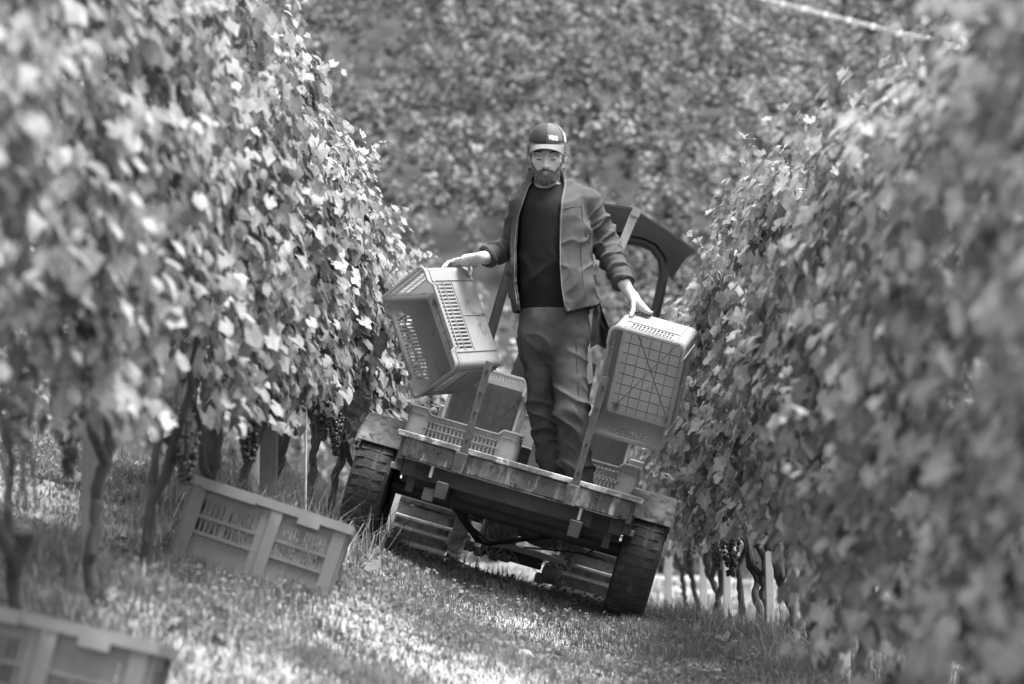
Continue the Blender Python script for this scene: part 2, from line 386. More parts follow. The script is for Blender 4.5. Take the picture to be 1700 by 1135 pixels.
def crate(M4, label, plastic='crate_pale', group='slotted plastic picking crates', gridmat='crate_grid'):
    if plastic not in CM2:
        CM2[plastic] = {}
        for k, v in CM.items():
            CM2[plastic][k] = []
            for me in v:
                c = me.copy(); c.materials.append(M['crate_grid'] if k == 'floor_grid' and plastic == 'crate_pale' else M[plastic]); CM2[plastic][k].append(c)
    root = empty('picking_crate', M=M4); tag(root, label, 'crate', group)
    for k, v in CM2[plastic].items():
        for me in v: link(k, me, None, root)
    return root
def frame(R3, pos, local=(0, 0, 0)):
    """matrix with the columns of R3 whose local point sits at pos"""
    R = Matrix(R3); p = Vector(pos)-R @ Vector(local); m = R.to_4x4(); m.translation = p; return m

# ------------------------------------------------------------------ trailer frame (tilted with the slope)
RO = math.radians(16.0); YA = math.radians(2.0)
U = Vector((math.cos(RO), 0, -math.sin(RO))); V_ = Vector((math.sin(RO), 0, math.cos(RO))); W = Vector((0, 1, 0))
Rz = Matrix.Rotation(-YA, 3, 'Z'); U, V_, W = Rz @ U, Rz @ V_, Rz @ W
O = P(862, 778.5, 11.5)
TM = Matrix(((U.x, W.x, V_.x, O.x), (U.y, W.y, V_.y, O.y), (U.z, W.z, V_.z, O.z), (0, 0, 0, 1)))     # local x right, y ahead, z up
def rot3(*cols): return Matrix(cols).transposed()

# the flatbed trailer
tr = empty('trailer', M=TM); tag(tr, 'low two-wheeled flatbed trailer tilted on the slope, carrying crates and a man', 'trailer')
MB().box((0, .05, -.048), (1.13, .075, .092)).build('tail_beam', M['steel'], tr, bev=.006)
MB().box((0, .045, .014), (1.215, .085, .028)).build('tail_lip', M['lip'], tr, bev=.004)
for k in range(7):
    MB().box((-.525+k*.175, .85, -.145), (.168, 1.40, .03)).build('deck_board', M['wood'], tr, bev=.004)
mb = MB()
for s in (-1, 1): mb.box((s*.57, .80, -.11), (.04, 1.42, .10))
mb.box((0, 1.53, -.10), (1.13, .04, .12)); mb.build('side_rail', M['steel'], tr, bev=.004)
mb = MB()
for s in (-1, 1): mb.box((s*.33, .75, -.20), (.06, 1.5, .08))
mb.box((0, .30, -.185), (1.1, .06, .05)); mb.build('chassis_rail', M['under'], tr, bev=.004)
MB().tube([(-.60, .50, -.235), (.60, .50, -.235)], .040, 14).build('axle_tube', M['under'], tr)
MB().box((0, .115, -.137), (1.10, .05, .08)).build('rear_channel', M['under'], tr, bev=.006)
bo = MB()
for k in range(9): bo.lathe([(.009, 0), (.008, .006)], 6, Matrix.Translation((-.52+.13*k, .0125, -.075+.05*(k % 2))) @ Matrix.Rotation(-math.pi/2, 4, 'Z'))
bo.build('beam_bolts', M['under'], tr)['kind'] = 'stuff'
MB().box((0, .40, -.185), (.98, .03, .075)).build('under_panel', M['under'], tr)
for u in (-.277, .275):
    h = .456 if u < 0 else .535
    b = MB(); b.box((u, .003, (h-.098)/2), (.036, .009, h+.098))
    st = b.build('stake', M['stakebar'], tr, bev=.002)
    bo = MB()
    for z in (.06, .20, h-.05, h-.16): bo.lathe([(.007, -.003), (.006, .004)], 8, Matrix.Translation((u, -.003, z)) @ Matrix.Rotation(math.pi/2, 4, 'Z'))
    bo.build('bolt', M['black'], st)
    MB().box((u-.004, .004, -.05), (.062, .022, .098)).build('stake_pocket', M['steel'], tr, bev=.003)
for u in (-.40, .335): MB().tube([(u, .03, -.09), (u, .03, -.155)], .0085, 8).build('drop_pin', M['castpale'], tr)
for s in (-1, 1):
    MB().box((s*.565, .04, -.045), (.03, .05, .13)).build('corner_bracket', M['under'], tr, bev=.003)
    mb = MB(); mb.box((s*.44, .12, -.14), (.10, .06, .07)); mb.box((s*.49, .16, -.185), (.04, .04, .13)); mb.build('hinge_block', M['under'], tr, bev=.004)
    mb = MB(); mb.bar((s*.33, .62, -.22), (s*.012-.115, .98, -.40), .05, .014); mb.build('drawbar_brace', M['under'], tr, bev=.002)
mb = MB().tube([(-.30, .2, -.16), (-.27, .25, -.27), (-.16, .4, -.33), (-.08, .8, -.38)], .006, 6); mb.tube([(.10, .9, -.36), (.25, .6, -.33), (.42, .4, -.30), (.5, .3, -.2)], .005, 6); mb.build('cable', M['black'], tr)
MB().box((-.395, .16, -.235), (.055, .006, .062)).build('reflector_plate', M['cast'], tr, bev=.002)
for s, uu in ((-1, -.70), (1, .665)):
    wh = empty('wheel'); wh.parent = tr; wh.location = (uu, .52, -.277); wh.scale = (1, 1.05, 1.05)
    prof = [(.19, -.088), (.27, -.098), (.300, -.090), (.312, -.07), (.316, -.03), (.317, 0), (.316, .03), (.312, .07), (.300, .090), (.27, .098), (.19, .088)]
    tb = MB().lathe(prof, 48, cap=False)
    for k in range(44):
        a = 2*math.pi*k/44; R = Matrix.Rotation(a, 3, 'X')
        for j, (hx, wd) in enumerate(((-.066, .046), (-.012, .044), (.042, .05))):
            sk = .12*(1 if j != 1 else -1); R2 = R @ Matrix.Rotation(sk, 3, 'Z')
            tb.box(R @ Vector((hx+(.012 if k % 2 else 0), .004, .315)), (wd, .026, .008), R2)
    tb.build('tyre', M['rubber'], wh)
    MB().lathe([(.02, .05*s), (.06, .06*s), (.08, .03*s), (.15, .02*s), (.19, .06*s), (.195, -.06*s)], 24).build('rim', M['cast'], wh)
    # mudguard: a bent plate over the wheel, open at the back
    rows = []
    for k in range(15):
        a = math.radians(128-k*8.5)      # from behind over the top
        rows.append([(x, .52-.345*math.cos(math.pi-a)*-1*-1, -.262+.345*math.sin(a)) for x in (uu-.118, uu-.10, uu+.10, uu+.118)])
    rows = []
    for k in range(16):
        a = math.radians(35+k*8)        # angle measured from behind (horizontal) over the top
        y = .52-.35*math.cos(a); z = -.262+.34*math.sin(a)
        rows.append([(uu-.118, y, z-.02), (uu-.106, y, z), (uu+.106, y, z), (uu+.118, y, z-.02)])
    fe = MB().sheet(rows, .004, (0, 0, 1)).build('mudguard', M['fender'], tr)
    mb = MB(); mb.box((uu-s*.135, .30, -.05), (.03, .05, .16)); mb.build('mudguard_bracket', M['under'], tr, bev=.003)

# crates on the deck
FL = -.128
def deck(u, w, v, ry=0, lean=0, turn=0, axis='u'):
    """place a crate standing (opening up) with its length along u, or on end with its opening towards the back"""
    if axis == 'u': R = rot3(-W, U, V_) @ Matrix.Rotation(turn, 3, 'Z')
    else:
        zdir = -W*math.cos(lean)+V_*math.sin(lean); ydir = V_*math.cos(lean)+W*math.sin(lean); zdir = Matrix.Rotation(turn, 3, V_) @ zdir; ydir = Matrix.Rotation(turn, 3, V_) @ ydir
        R = rot3(ydir.cross(zdir), ydir, zdir)
    m = R.to_4x4(); m.translation = TM @ Vector((u, w, v)); return m
crate(deck(-.315, .30, FL, turn=.0), 'upright crate with stepped rim just behind the left end of the tail beam', 'crate_mid')
crate(deck(.285, .74, FL+.02, turn=.0), 'upright crate with stepped rim behind the man\'s lower legs', 'crate_mid')
crate(deck(-.265, .97, FL+.27, lean=.14, turn=-.10, axis='end'), 'crate stood on end showing its gridded floor, left of the man\'s knees', 'crate_mid')
crate(deck(.305, 1.27, FL+.26, lean=.10, turn=-.05, axis='end'), 'shaded crate stood on end beneath the crate in the man\'s left hand', 'crate_mid')
fcr = crate(deck(-.17, 1.35, FL+.29, turn=.1), 'crate holding grapes, peeping over the crate stood on end', 'crate_mid')
MB().box((-.17, 1.42, .01), (.30, .14, .27)).build('deck_block', M['under'], tr, bev=.01)

# the two crates the man holds
LR = [[.5792, -.308, -.7548], [-.7263, .2254, -.6494], [.3701, .9243, -.0931]]
RR = [[.9395, .1826, -.2897], [-.1907, -.4237, -.8855], [-.2844, .8872, -.3632]]
HOLD = 'crates held by the man'
crate(frame(LR, (-.23775, 11.91725, 1.03126)), 'empty pale crate swung sideways in the man\'s right hand, at picture left', group=HOLD)
crate(frame(RR, (.67919, 11.79288, .82397)), 'empty pale crate with gridded floor hanging from the man\'s left hand', group=HOLD)

# heavier crates on the grass
def heavy_meshes():
    L, D, H, t = .60, .40, .305, .006; out = {}
    def wall(length, two):
        g = []
        if two: g = [(-.27, -.155), (-.14, -.045), (.055, .135), (.15, .235)]
        else: g = [(-.15, -.02), (.02, .15)]
        sl = []
        for a, b in g:
            n = 6
            for k in range(n):
                p = (b-a)/n; sl.append((a+k*p+.003, a+(k+1)*p-.004))
        ss = sorted(set([-length/2, length/2]+[x for s in sl for x in s])); zs = [0, .118, .165, .180, .238, H]
        return perforated(ss, zs, lambda s, z: any(a < s < b for a, b in sl) and (.118 < z < .165 or .18 < z < .238), -t)
    def trimmed(length, two):
        mb = wall(length, two); hl = length/2
        for s in (-hl+.026, hl-.026): mb.box((s, .006, H/2-.01), (.05, .013, H-.02))
        if two: mb.box((-.012, .004, H/2-.01), (.03, .009, H-.02)); mb.box((.027, .008, H/2-.012), (.045, .017, H-.024))
        for z in (.110, .172): mb.box((0, .004, z), (length-.1, .010, .009))
        return mb
    def rimm(length, two):
        mb = MB(); mb.box((0, .006, H-.012), (length+.024, .026, .030)); mb.box((0, .002, H+.003), (length+.024, .014, .008))
        if two: mb.box((-.165, .012, H-.016), (.21, .03, .034)); mb.box((.15, .014, H-.034), (.085, .024, .03))
        return mb
    rots = [(Matrix(((1, 0, 0, 0), (0, -1, 0, -D/2), (0, 0, 1, 0), (0, 0, 0, 1))), L, True), (Matrix(((-1, 0, 0, 0), (0, 1, 0, D/2), (0, 0, 1, 0), (0, 0, 0, 1))), L, True),
            (Matrix(((0, 1, 0, L/2), (-1, 0, 0, 0), (0, 0, 1, 0), (0, 0, 0, 1))), D, False), (Matrix(((0, -1, 0, -L/2), (1, 0, 0, 0), (0, 0, 1, 0), (0, 0, 0, 1))), D, False)]
    out['wall'] = [put(trimmed(l, tw), m) for m, l, tw in rots]; out['rim'] = [put(rimm(l, tw), m) for m, l, tw in rots]
    out['floor'] = [MB().box((0, 0, .006), (L-.014, D-.014, .008))]
    return out
HM = {k: [m.mesh(k) for m in v] for k, v in heavy_meshes().items()}
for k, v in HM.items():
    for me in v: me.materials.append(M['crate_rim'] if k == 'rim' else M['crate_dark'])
def heavy(px, py, d, roll, yaw, label, pitch=0):
    R = Matrix.Rotation(yaw, 3, 'Z') @ Matrix.Rotation(roll, 3, 'Y') @ Matrix.Rotation(pitch, 3, 'X')
    m = frame(R, P(px, py, d), (0, -.2, .15)); r = empty('harvest_crate', M=m); tag(r, label, 'crate', 'heavy dark crates standing on the grass')
    for k, v in HM.items():
        for me in v: link(k, me, None, r)
    return r
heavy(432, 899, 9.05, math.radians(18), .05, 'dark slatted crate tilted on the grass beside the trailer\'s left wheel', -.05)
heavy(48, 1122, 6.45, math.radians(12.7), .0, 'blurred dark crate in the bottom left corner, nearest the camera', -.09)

# ------------------------------------------------------------------ crawler tractor ahead of the trailer
tt = empty('crawler_tractor', M=TM); tag(tt, 'small crawler tractor with steel tracks, roll bar and black sunshade, hitched to the trailer', 'tractor')
padb = MB(); padb.box((0, 0, 0), (.355, .02, .142))
padb2 = MB()
for z in (-.045, .012): padb2.box((0, -.022, z), (.357, .03, .014))
bolt = MB()
for x in (-.12, .12):
    bolt.lathe([(.013, 0), (.013, .012)], 6, Matrix.Translation((x, -.010, -.018)) @ Matrix.Rotation(-math.pi/2, 4, 'Z'))
pm, gm, bm = padb.mesh('track_pad'), padb2.mesh('grouser'), bolt.mesh('pad_bolt'); pm.materials.append(M['pad']); gm.materials.append(M['padedge']); bm.materials.append(M['cast'])
def track(u0, w0, v0, r, length, seg):
    per = 2*math.pi*r+2*length; n = int(round(per/.150))
    for k in range(n):
        s = k*per/n
        if s < math.pi*r:
            a = -math.pi/2+s/r; y = -math.cos(a)*r; z = math.sin(a)*r; ang = a           # round the rear sprocket
            nrm = (-math.cos(a), math.sin(a))
        elif s < math.pi*r+length: y = s-math.pi*r; z = r; nrm = (0, 1)
        elif s < 2*math.pi*r+length:
            a = math.pi/2-(s-math.pi*r-length)/r; y = length+math.cos(a)*r; z = math.sin(a)*r; nrm = (math.cos(a), math.sin(a))
        else: y = length-(s-2*math.pi*r-length); z = -r; nrm = (0, -1)
        # local -y of the pad looks outward
        ry = math.atan2(nrm[1], -nrm[0])     # rotation about x taking -y to the outward normal
        R = Matrix.Rotation(-ry, 4, 'X')
        o = link('track_pad', pm, None, tt); o.matrix_basis = Matrix.Translation((u0, w0+y, v0+z)) @ R
        for g, nm in ((gm, 'grouser'), (bm, 'pad_bolt')): link(nm, g, None, o)
for u0, w0 in ((-.50, 1.85), (.45, 1.85)):
    track(u0, w0, -.335, .225, 1.3, 12)
    MB().box((u0, w0+.65, -.335), (.16, 1.2, .22)).build('track_frame', M['under'], tt, bev=.02)
    MB().lathe([(.10, -.05), (.19, -.04), (.19, .04), (.10, .05)], 20, Matrix.Translation((u0, w0, -.335))).build('sprocket', M['under'], tt)
MB().box((-.655, 1.50, -.40), (.05, .02, .30)).build('mud_plate', M['plate'], tt, bev=.003)
# rear axle, hitch and shaft
MB().box((-.07, 1.65, -.32), (.20, .25, .16)).build('gear_housing', M['castpale'], tt, bev=.015)
mb = MB(); mb.box((-.115, 1.51, -.33), (.055, .05, .11)); mb.tube([(-.13, 1.5, -.30), (-.1, 1.45, -.34), (-.06, 1.47, -.37), (-.02, 1.44, -.31)], .012, 8); mb.tube([(-.15, 1.48, -.37), (-.10, 1.43, -.38), (-.03, 1.46, -.40)], .010, 8); mb.lathe([(.03, -.02), (.042, 0), (.042, .05), (.025, .06)], 14, Matrix.Translation((-.09, 1.46, -.33)) @ Matrix.Rotation(math.pi/2, 4, 'Z')); mb.build('hitch_coupling', M['cast'], tt)
MB().lathe([(.03, -.12), (.035, -.09), (.055, -.05), (.06, 0), (.06, .07), (.048, .075), (.048, .09), (.062, .095), (.062, .11), (.048, .115), (.048, .13), (.062, .135), (.062, .15), (.04, .155), (.04, .24)], 20, Matrix.Translation((.15, 1.55, -.285))).build('hydraulic_cylinder', M['cast'], tt)
MB().box((.105, 1.42, -.385), (.44, .05, .035)).build('draw_bar', M['castpale'], tt, bev=.006)
MB().box((.03, 1.47, -.43), (.34, .06, .06)).build('lower_beam', M['under'], tt, bev=.008)
mb = MB(); mb.lathe([(.02, -.05), (.055, -.04), (.06, .0), (.055, .04), (.02, .05)], 14, Matrix.Translation((.26, 1.45, -.46))); mb.box((.27, 1.45, -.41), (.06, .07, .11)); mb.box((.33, 1.47, -.375), (.05, .05, .09)); mb.build('hub_lump', M['cast'], tt, bev=.008)
mb = MB(); mb.box((-.265, 1.5, -.40), (.11, .05, .03)); mb.box((-.31, 1.5, -.43), (.03, .05, .07)); mb.box((-.22, 1.49, -.425), (.03, .05, .06)); mb.build('hitch_yoke', M['castpale'], tt, bev=.008)
for (x, z, r) in ((-.20, -.44, .03), (-.14, -.455, .026), (-.06, -.452, .03), (.0, -.45, .022), (.21, -.50, .03), (.31, -.495, .026)):
    MB().lathe([(r*.6, -.03), (r, -.02), (r, .02), (r*.6, .03)], 10, Matrix.Translation((x, 1.44, z))).build('bolt_head', M['cast'], tt)
MB().box((0, 2.6, -.10), (.62, 1.7, .42)).build('tractor_body', M['under'], tt, bev=.04)
MB().box((0, 3.1, .12), (.5, .9, .3)).build('engine_hood', M['grey'], tt, bev=.04)
sb = MB(); rs = random.Random(4)
for k in range(46):
    b0 = Vector((rs.choice((-.19, -.10, -.04, .22, .30))+rs.uniform(-.05, .05), 1.40+rs.uniform(-.03, .05), rs.choice((-.30, -.36, -.40))+rs.uniform(-.02, .02)))
    sb.tube([b0, b0+Vector((rs.uniform(-.06, .06), rs.uniform(-.04, .02), rs.uniform(-.05, .03))), b0+Vector((rs.uniform(-.10, .10), rs.uniform(-.05, .02), rs.uniform(-.15, -.02)))], .0018, 3)
sb.build('caught_straw', M['plate'], tt)['kind'] = 'stuff'
hb = MB()
for u1, u2, zz, dz in ((-.42, -.05, -.21, .05), (-.30, .18, -.22, .03), (.02, .44, -.22, .05), (.12, .52, -.20, .06)):
    hb.tube([Vector((u1+(u2-u1)*t, .62+.5*t, zz-dz*math.sin(math.pi*t))) for t in np.linspace(0, 1, 12)], .009, 6)
hb.build('hose', M['rubber'], tr)['kind'] = 'stuff'
# mudguard ledges with tail lamps
for s in (-1, 1):
    MB().box((s*.50, 2.15, .085), (.42, .9, .03)).build('track_guard', M['black'], tt, bev=.01)
    MB().box((s*.54, 1.78, .18), (.085, .1, .15)).build('guard_box', M['grey'], tt, bev=.006)
    lb = MB().box((s*.54-.068, 1.76, .18), (.05, .05, .125)).build('tail_lamp', M['black'], tt, bev=.006)
    for z in (.15, .21): MB().lathe([(.021, 0), (.021, .012), (.010, .016)], 14, Matrix.Translation((s*.54-.068, 1.735, z)) @ Matrix.Rotation(-math.pi/2, 4, 'Z')).build('lamp_lens', M['cast'], lb)
# roll bar: an arch, square-ish tube bent at the corners
def tl(px, py, d):
    return TM.inverted() @ P(px, py, d)
rb = [tl(x, y, 13.3) for x, y in ((806, 590), (815, 552), (829, 503), (843, 455), (855, 412), (865, 385), (882, 366), (905, 358), (960, 373), (1015, 390), (1042, 398), (1066, 402), (1085, 411), (1099, 430), (1102, 455), (1095, 490), (1087, 522), (1068, 600), (1060, 640))]
MB().tube(rb, .028, 10).build('roll_bar', M['black'], tt)
up = [(930, 335), (985, 337), (1007, 341.5), (1048, 347.5), (1100, 380), (1132, 402), (1155, 419)]
lo = [(905, 372), (960, 384), (1005, 390), (1042, 396), (1078, 415), (1098, 436), (1116, 466)]
rows = []
for k in range(8):
    f = k/7
    rows.append([tl(a[0]*(1-f)+b[0]*f, a[1]*(1-f)+b[1]*f-10*math.sin(math.pi*f), 13.1+.62*f) for a, b in zip(up, lo)])
MB().sheet(rows, .012, (0, 0, 1)).build('sunshade', M['canopy'], tt)
MB().bar(tl(1055, 352, 13.05), tl(1030, 412, 13.05), .012, .045).build('shade_strut', M['wood'], tt, bev=.002)
MB().bar(tl(1049, 349, 13.03), tl(1063, 355, 13.03), .016, .05).build('strut_cap', M['post'], tt)
# seat and covers behind the man
se = MB(); sr = []
for k in range(9):
    f = k/8; z = .12+.62*f
    w = .27-.05*f; sr.append([(-.05-w+j*w/3, 2.15+.12*f-.10*math.cos((j-3)/3*1.3)+.05, z+(.02*math.sin(j*2.1+k) if 0 < k < 8 else 0)) for j in range(7)])
se.sheet(sr, .05, (0, 1, 0)); se.build('seat_back', M['black'], tt)
MB().box((-.05, 2.0, .12), (.5, .48, .10)).build('seat_cushion', M['black'], tt, bev=.03)
hang = []
for k in range(8):
    f = k/7; hang.append([tl(985+j*9*(.35+f)-6*f, 505+72*f+6*math.sin(j*1.7+f*3), 12.95+.03*math.sin(j*2.3+f*4)) for j in range(5)])
MB().sheet(hang, .02, (0, 1, 0)).build('seat_cover', M['black'], tt)
mb = MB(); mb.tube([tl(1003, 690, 13.2), tl(1001, 655, 13.2), tl(1008, 640, 13.2)], .012, 8); mb.tube([tl(868, 600, 13.3), tl(860, 560, 13.3)], .014, 8); mb.build('control_lever', M['black'], tt)
MB().sheet([[tl(968+x*(1-.2*k), 640-52*k-3*abs(x)/9, 12.9) for x in (0, 6, 12, 17)] for k in (0, .5, .85, 1)], .02, (0, 1, 0)).build('side_pad', M['grey'], tt)
# ------------------------------------------------------------------ smooth solids: distance functions meshed by surface nets
f32 = np.float32
def A3(p): return np.asarray(p, f32)
def sd_rc(p, a, b, r1, r2):
    a, b = A3(a), A3(b); ab = b-a; t = np.clip(((p-a) @ ab)/float(ab @ ab), 0, 1)
    return np.linalg.norm(p-a-t[:, None]*ab, axis=1)-(r1+(r2-r1)*t)
def sd_ell(p, c, r, R=None):
    q = p-A3(c)
    if R is not None: q = q @ A3(R)
    r = A3(r); k0 = np.linalg.norm(q/r, axis=1); k1 = np.linalg.norm(q/(r*r), axis=1)
    return k0*(k0-1)/(k1+1e-9)
def sd_box(p, c, h, R=None, rad=0):
    q = p-A3(c)
    if R is not None: q = q @ A3(R)
    q = np.abs(q)-(A3(h)-rad); return np.linalg.norm(np.maximum(q, 0), axis=1)+np.minimum(q.max(1), 0)-rad
def smin(a, b, k):
    h = np.clip(.5+.5*(b-a)/k, 0, 1); return b*(1-h)+a*h-k*h*(1-h)
def smax(a, b, k): return -smin(-a, -b, k)
def sdf_mesh(f, lo, hi, res, k=6, margin=1.6):
    lo = np.asarray(lo, float); n = np.ceil((np.asarray(hi)-lo)/res/k).astype(int)*k+1
    nc = (n-1)//k
    ctr = np.stack(np.meshgrid(*[lo[i]+(np.arange(nc[i])+.5)*k*res for i in range(3)], indexing='ij'), -1).reshape(-1, 3).astype(f32)
    dc = np.concatenate([f(ctr[i:i+200000]) for i in range(0, len(ctr), 200000)]).reshape(nc)
    act = np.abs(dc) < margin*k*res
    full = np.repeat(np.repeat(np.repeat(np.where(dc > 0, 1., -1.).astype(f32), k, 0), k, 1), k, 2)
    D = np.ones(n, f32); D[:-1, :-1, :-1] = full; D[-1] = 1; D[:, -1] = 1; D[:, :, -1] = 1
    mk = np.zeros(n, bool); ai = np.argwhere(act)
    base = (ai*k)[:, None, :]+np.stack(np.meshgrid(*[np.arange(k+1)]*3, indexing='ij'), -1).reshape(1, -1, 3)
    b = base.reshape(-1, 3); mk[b[:, 0], b[:, 1], b[:, 2]] = True
    idx = np.argwhere(mk)
    for i in range(0, len(idx), 400000):
        j = idx[i:i+400000]; D[j[:, 0], j[:, 1], j[:, 2]] = f((lo+j*res).astype(f32))
    s = D < 0
    cnt = sum(s[x:n[0]-1+x, y:n[1]-1+y, z:n[2]-1+z].astype(np.int8) for x in (0, 1) for y in (0, 1) for z in (0, 1))
    cells = np.argwhere((cnt > 0) & (cnt < 8)); vid = np.full(n-1, -1, np.int64); vid[tuple(cells.T)] = np.arange(len(cells))
    acc = np.zeros((len(cells), 3)); w = np.zeros(len(cells))
    cr = [np.array(c) for c in np.ndindex(2, 2, 2)]
    for a in cr:
        for ax in range(3):
            if a[ax]: continue
            bb = a.copy(); bb[ax] = 1
            da = D[tuple((cells+a).T)]; db = D[tuple((cells+bb).T)]; m = (da < 0) != (db < 0)
            t = np.where(m, da/(da-db+1e-20), 0); pt = np.tile(a.astype(float), (len(cells), 1)); pt[:, ax] += t
            acc[m] += pt[m]; w[m] += 1
    Vt = lo+(cells+acc/np.maximum(w, 1)[:, None])*res
    F = []
    for ax in range(3):
        sl = [slice(None)]*3; sl2 = [slice(None)]*3; sl[ax] = slice(0, n[ax]-1); sl2[ax] = slice(1, n[ax])
        ch = np.argwhere(s[tuple(sl)] != s[tuple(sl2)]); o1, o2 = (ax+1) % 3, (ax+2) % 3
        ch = ch[(ch[:, o1] > 0) & (ch[:, o2] > 0) & (ch[:, o1] < n[o1]-1) & (ch[:, o2] < n[o2]-1)]
        def c(d1, d2):
            q = ch.copy(); q[:, o1] += d1; q[:, o2] += d2; return vid[tuple(q.T)]
        q = np.stack([c(-1, -1), c(0, -1), c(0, 0), c(-1, 0)], 1); neg = s[tuple(ch.T)]
        q[~neg] = q[~neg][:, ::-1]; F.append(q)
    F = np.concatenate(F); F = F[(F >= 0).all(1)]
    return Vt, F
def relax(V, F, it=1, lam=.5):
    e = np.concatenate([F[:, [0, 1]], F[:, [1, 2]], F[:, [2, 3]], F[:, [3, 0]]]); deg = np.bincount(e.ravel(), minlength=len(V)).astype(float)
    for _ in range(it):
        s = np.zeros_like(V); np.add.at(s, e[:, 0], V[e[:, 1]]); np.add.at(s, e[:, 1], V[e[:, 0]])
        V = V*(1-lam)+lam*s/np.maximum(deg, 1)[:, None]
    return V
def normals(V, F):
    n = np.cross(V[F[:, 2]]-V[F[:, 0]], V[F[:, 3]]-V[F[:, 1]]); o = np.zeros_like(V)
    for k in range(4): np.add.at(o, F[:, k], n)
    return o/np.maximum(np.linalg.norm(o, axis=1), 1e-12)[:, None]

# ------------------------------------------------------------------ the man
DM = 11.75
def Q(px, py, dd=0): return np.array(P(px, py, DM+dd))
def zpy(py): return float(P(900, py, DM).z)
FOOT = Q(946, 846)
man = empty('person', FOOT); tag(man, 'bearded man in dark cap, open grey fleece, black T-shirt and jeans, carrying two crates', 'person')
def man_obj(name, V, F, m, parent=None, sharp=None):
    o = link(name, np_mesh(name, np.asarray(V)-FOOT, F, sharp=sharp), m, parent or man); return o

# outline of the torso taken as half-widths by height: (py, px left, px right, half depth)
def profile(rows):
    r = sorted(((zpy(y), Q(l, y)[0], Q(rr, y)[0], h, o) for y, l, rr, h, o in rows)); r = np.array(r)
    zs_ = np.linspace(r[0, 0]-.1, r[-1, 0]+.1, 241); kr = np.exp(-.5*(np.arange(-14, 15)/5.5)**2); kr /= kr.sum()
    sm = [np.convolve(np.pad(np.interp(zs_, r[:, 0], r[:, c]), 14, mode='edge'), kr, 'valid') for c in range(1, 5)]
    r2 = np.c_[zs_, np.stack(sm, 1)]
    def f(z, r=r2):
        l = np.interp(z, r[:, 0], r[:, 1]); rr = np.interp(z, r[:, 0], r[:, 2]); h = np.interp(z, r[:, 0], r[:, 3]); o = np.interp(z, r[:, 0], r[:, 4])
        return (l+rr)/2, (rr-l)/2, h, o
    return f, r[0, 0], r[-1, 0]
def sd_prof(p, pf, grow=0, pw=2.3):
    f, z0, z1 = pf; cx, a, h, o = f(p[:, 2]); a = a+grow; h = h+grow
    x = (p[:, 0]-cx)/a; y = (p[:, 1]-DM-o)/h
    k = (np.abs(x)**pw+np.abs(y)**pw)**(1/pw); d = (k-1)*np.minimum(a, h)*.9
    return np.maximum(d, np.maximum(z0-p[:, 2], p[:, 2]-z1)*.9)
TORSO = profile([(560, 872, 972, .105, .03), (520, 866, 976, .115, .02), (480, 862, 974, .122, .01), (430, 861, 972, .122, .01), (380, 862, 972, .12, .0), (350, 862, 972, .115, .0), (330, 866, 966, .10, .01), (316, 878, 950, .075, .02), (305, 886, 938, .06, .03)])
JACK = profile([(524, 853, 990, .150, .01), (500, 849, 991, .150, .01), (470, 846, 990, .148, .01), (430, 847, 984, .145, .01), (390, 849, 979, .142, .0), (350, 853, 976, .136, .0), (330, 857, 974, .120, .01), (314, 864, 966, .095, .02), (303, 876, 944, .080, .03)])
RSH, REL, RWR = Q(871, 339, .03), Q(850, 408, .17), Q(806, 427, .04)      # his right arm, at picture left
LSH, LEL, LWR = Q(974, 337, .02), Q(1006, 408, .08), Q(1036, 470, -.05)   # his left arm
HC = Q(908.5, 256, -.02)

# --- head frame
HP, HY, HR = math.radians(17), math.radians(-4), math.radians(2)
HS = 1.06
Rh = (Matrix.Rotation(HY, 3, 'Z') @ Matrix.Rotation(HR, 3, 'Y') @ Matrix.Rotation(HP, 3, 'X')) @ Matrix(((1, 0, 0), (0, -1, 0), (0, 0, 1)))
Rh = np.array(Rh)                                                          # local x right in picture, y forward (to the camera), z up
def hw(p): return (np.asarray(p) @ Rh.T)*HS+HC
def hl_(p): return ((p-A3(HC)) @ A3(Rh))/HS
def head_sdf(p):
    q = hl_(p); ax = q.copy(); ax[:, 0] = np.abs(q[:, 0])
    d = sd_ell(q, (0, -.018, .035), (.077, .098, .086))
    d = smin(d, sd_ell(q, (0, .022, -.035), (.063, .074, .082)), .03)
    d = smin(d, sd_ell(q, (0, .060, -.098), (.030, .026, .020)), .025)
    d = smin(d, sd_ell(ax, (.046, .052, -.020), (.020, .024, .018)), .02)
    d = smin(d, sd_rc(ax, (.0, .086, .026), (.040, .074, .024), .012, .010), .014)
    d = smax(d, -sd_ell(ax, (.031, .104, .000), (.021, .024, .0145)), .012)
    d = smin(d, sd_ell(ax, (.031, .0765, -.003), (.016, .0125, .0105)), .004)
    d = smin(d, sd_rc(ax, (.016, .087, -.010), (.044, .072, -.009), .0025, .002), .006)
    d = smin(d, sd_rc(q, (0, .090, .010), (0, .115, -.038), .0075, .0115), .010)
    d = smin(d, sd_ell(ax, (.012, .100, -.043), (.0085, .010, .0075)), .006)
    d = smax(d, -sd_ell(ax, (.007, .106, -.052), (.004, .006, .004)), .003)
    d = smin(d, sd_rc(ax, (0, .094, -.066), (.020, .084, -.069), .0055, .003), .006)
    d = smin(d, sd_rc(ax, (0, .092, -.078), (.017, .085, -.076), .0065, .003), .006)
    d = smax(d, -sd_rc(ax, (0, .101, -.072), (.024, .090, -.073), .0022, .0015), .003)
    e = sd_ell(ax, (.079, -.014, -.012), (.011, .021, .034), np.array(Matrix.Rotation(.25, 3, 'Z')))
    e = smax(e, -sd_ell(ax, (.091, -.008, -.010), (.008, .012, .022)), .006)
    d = smin(d, e, .008)
    return d*HS
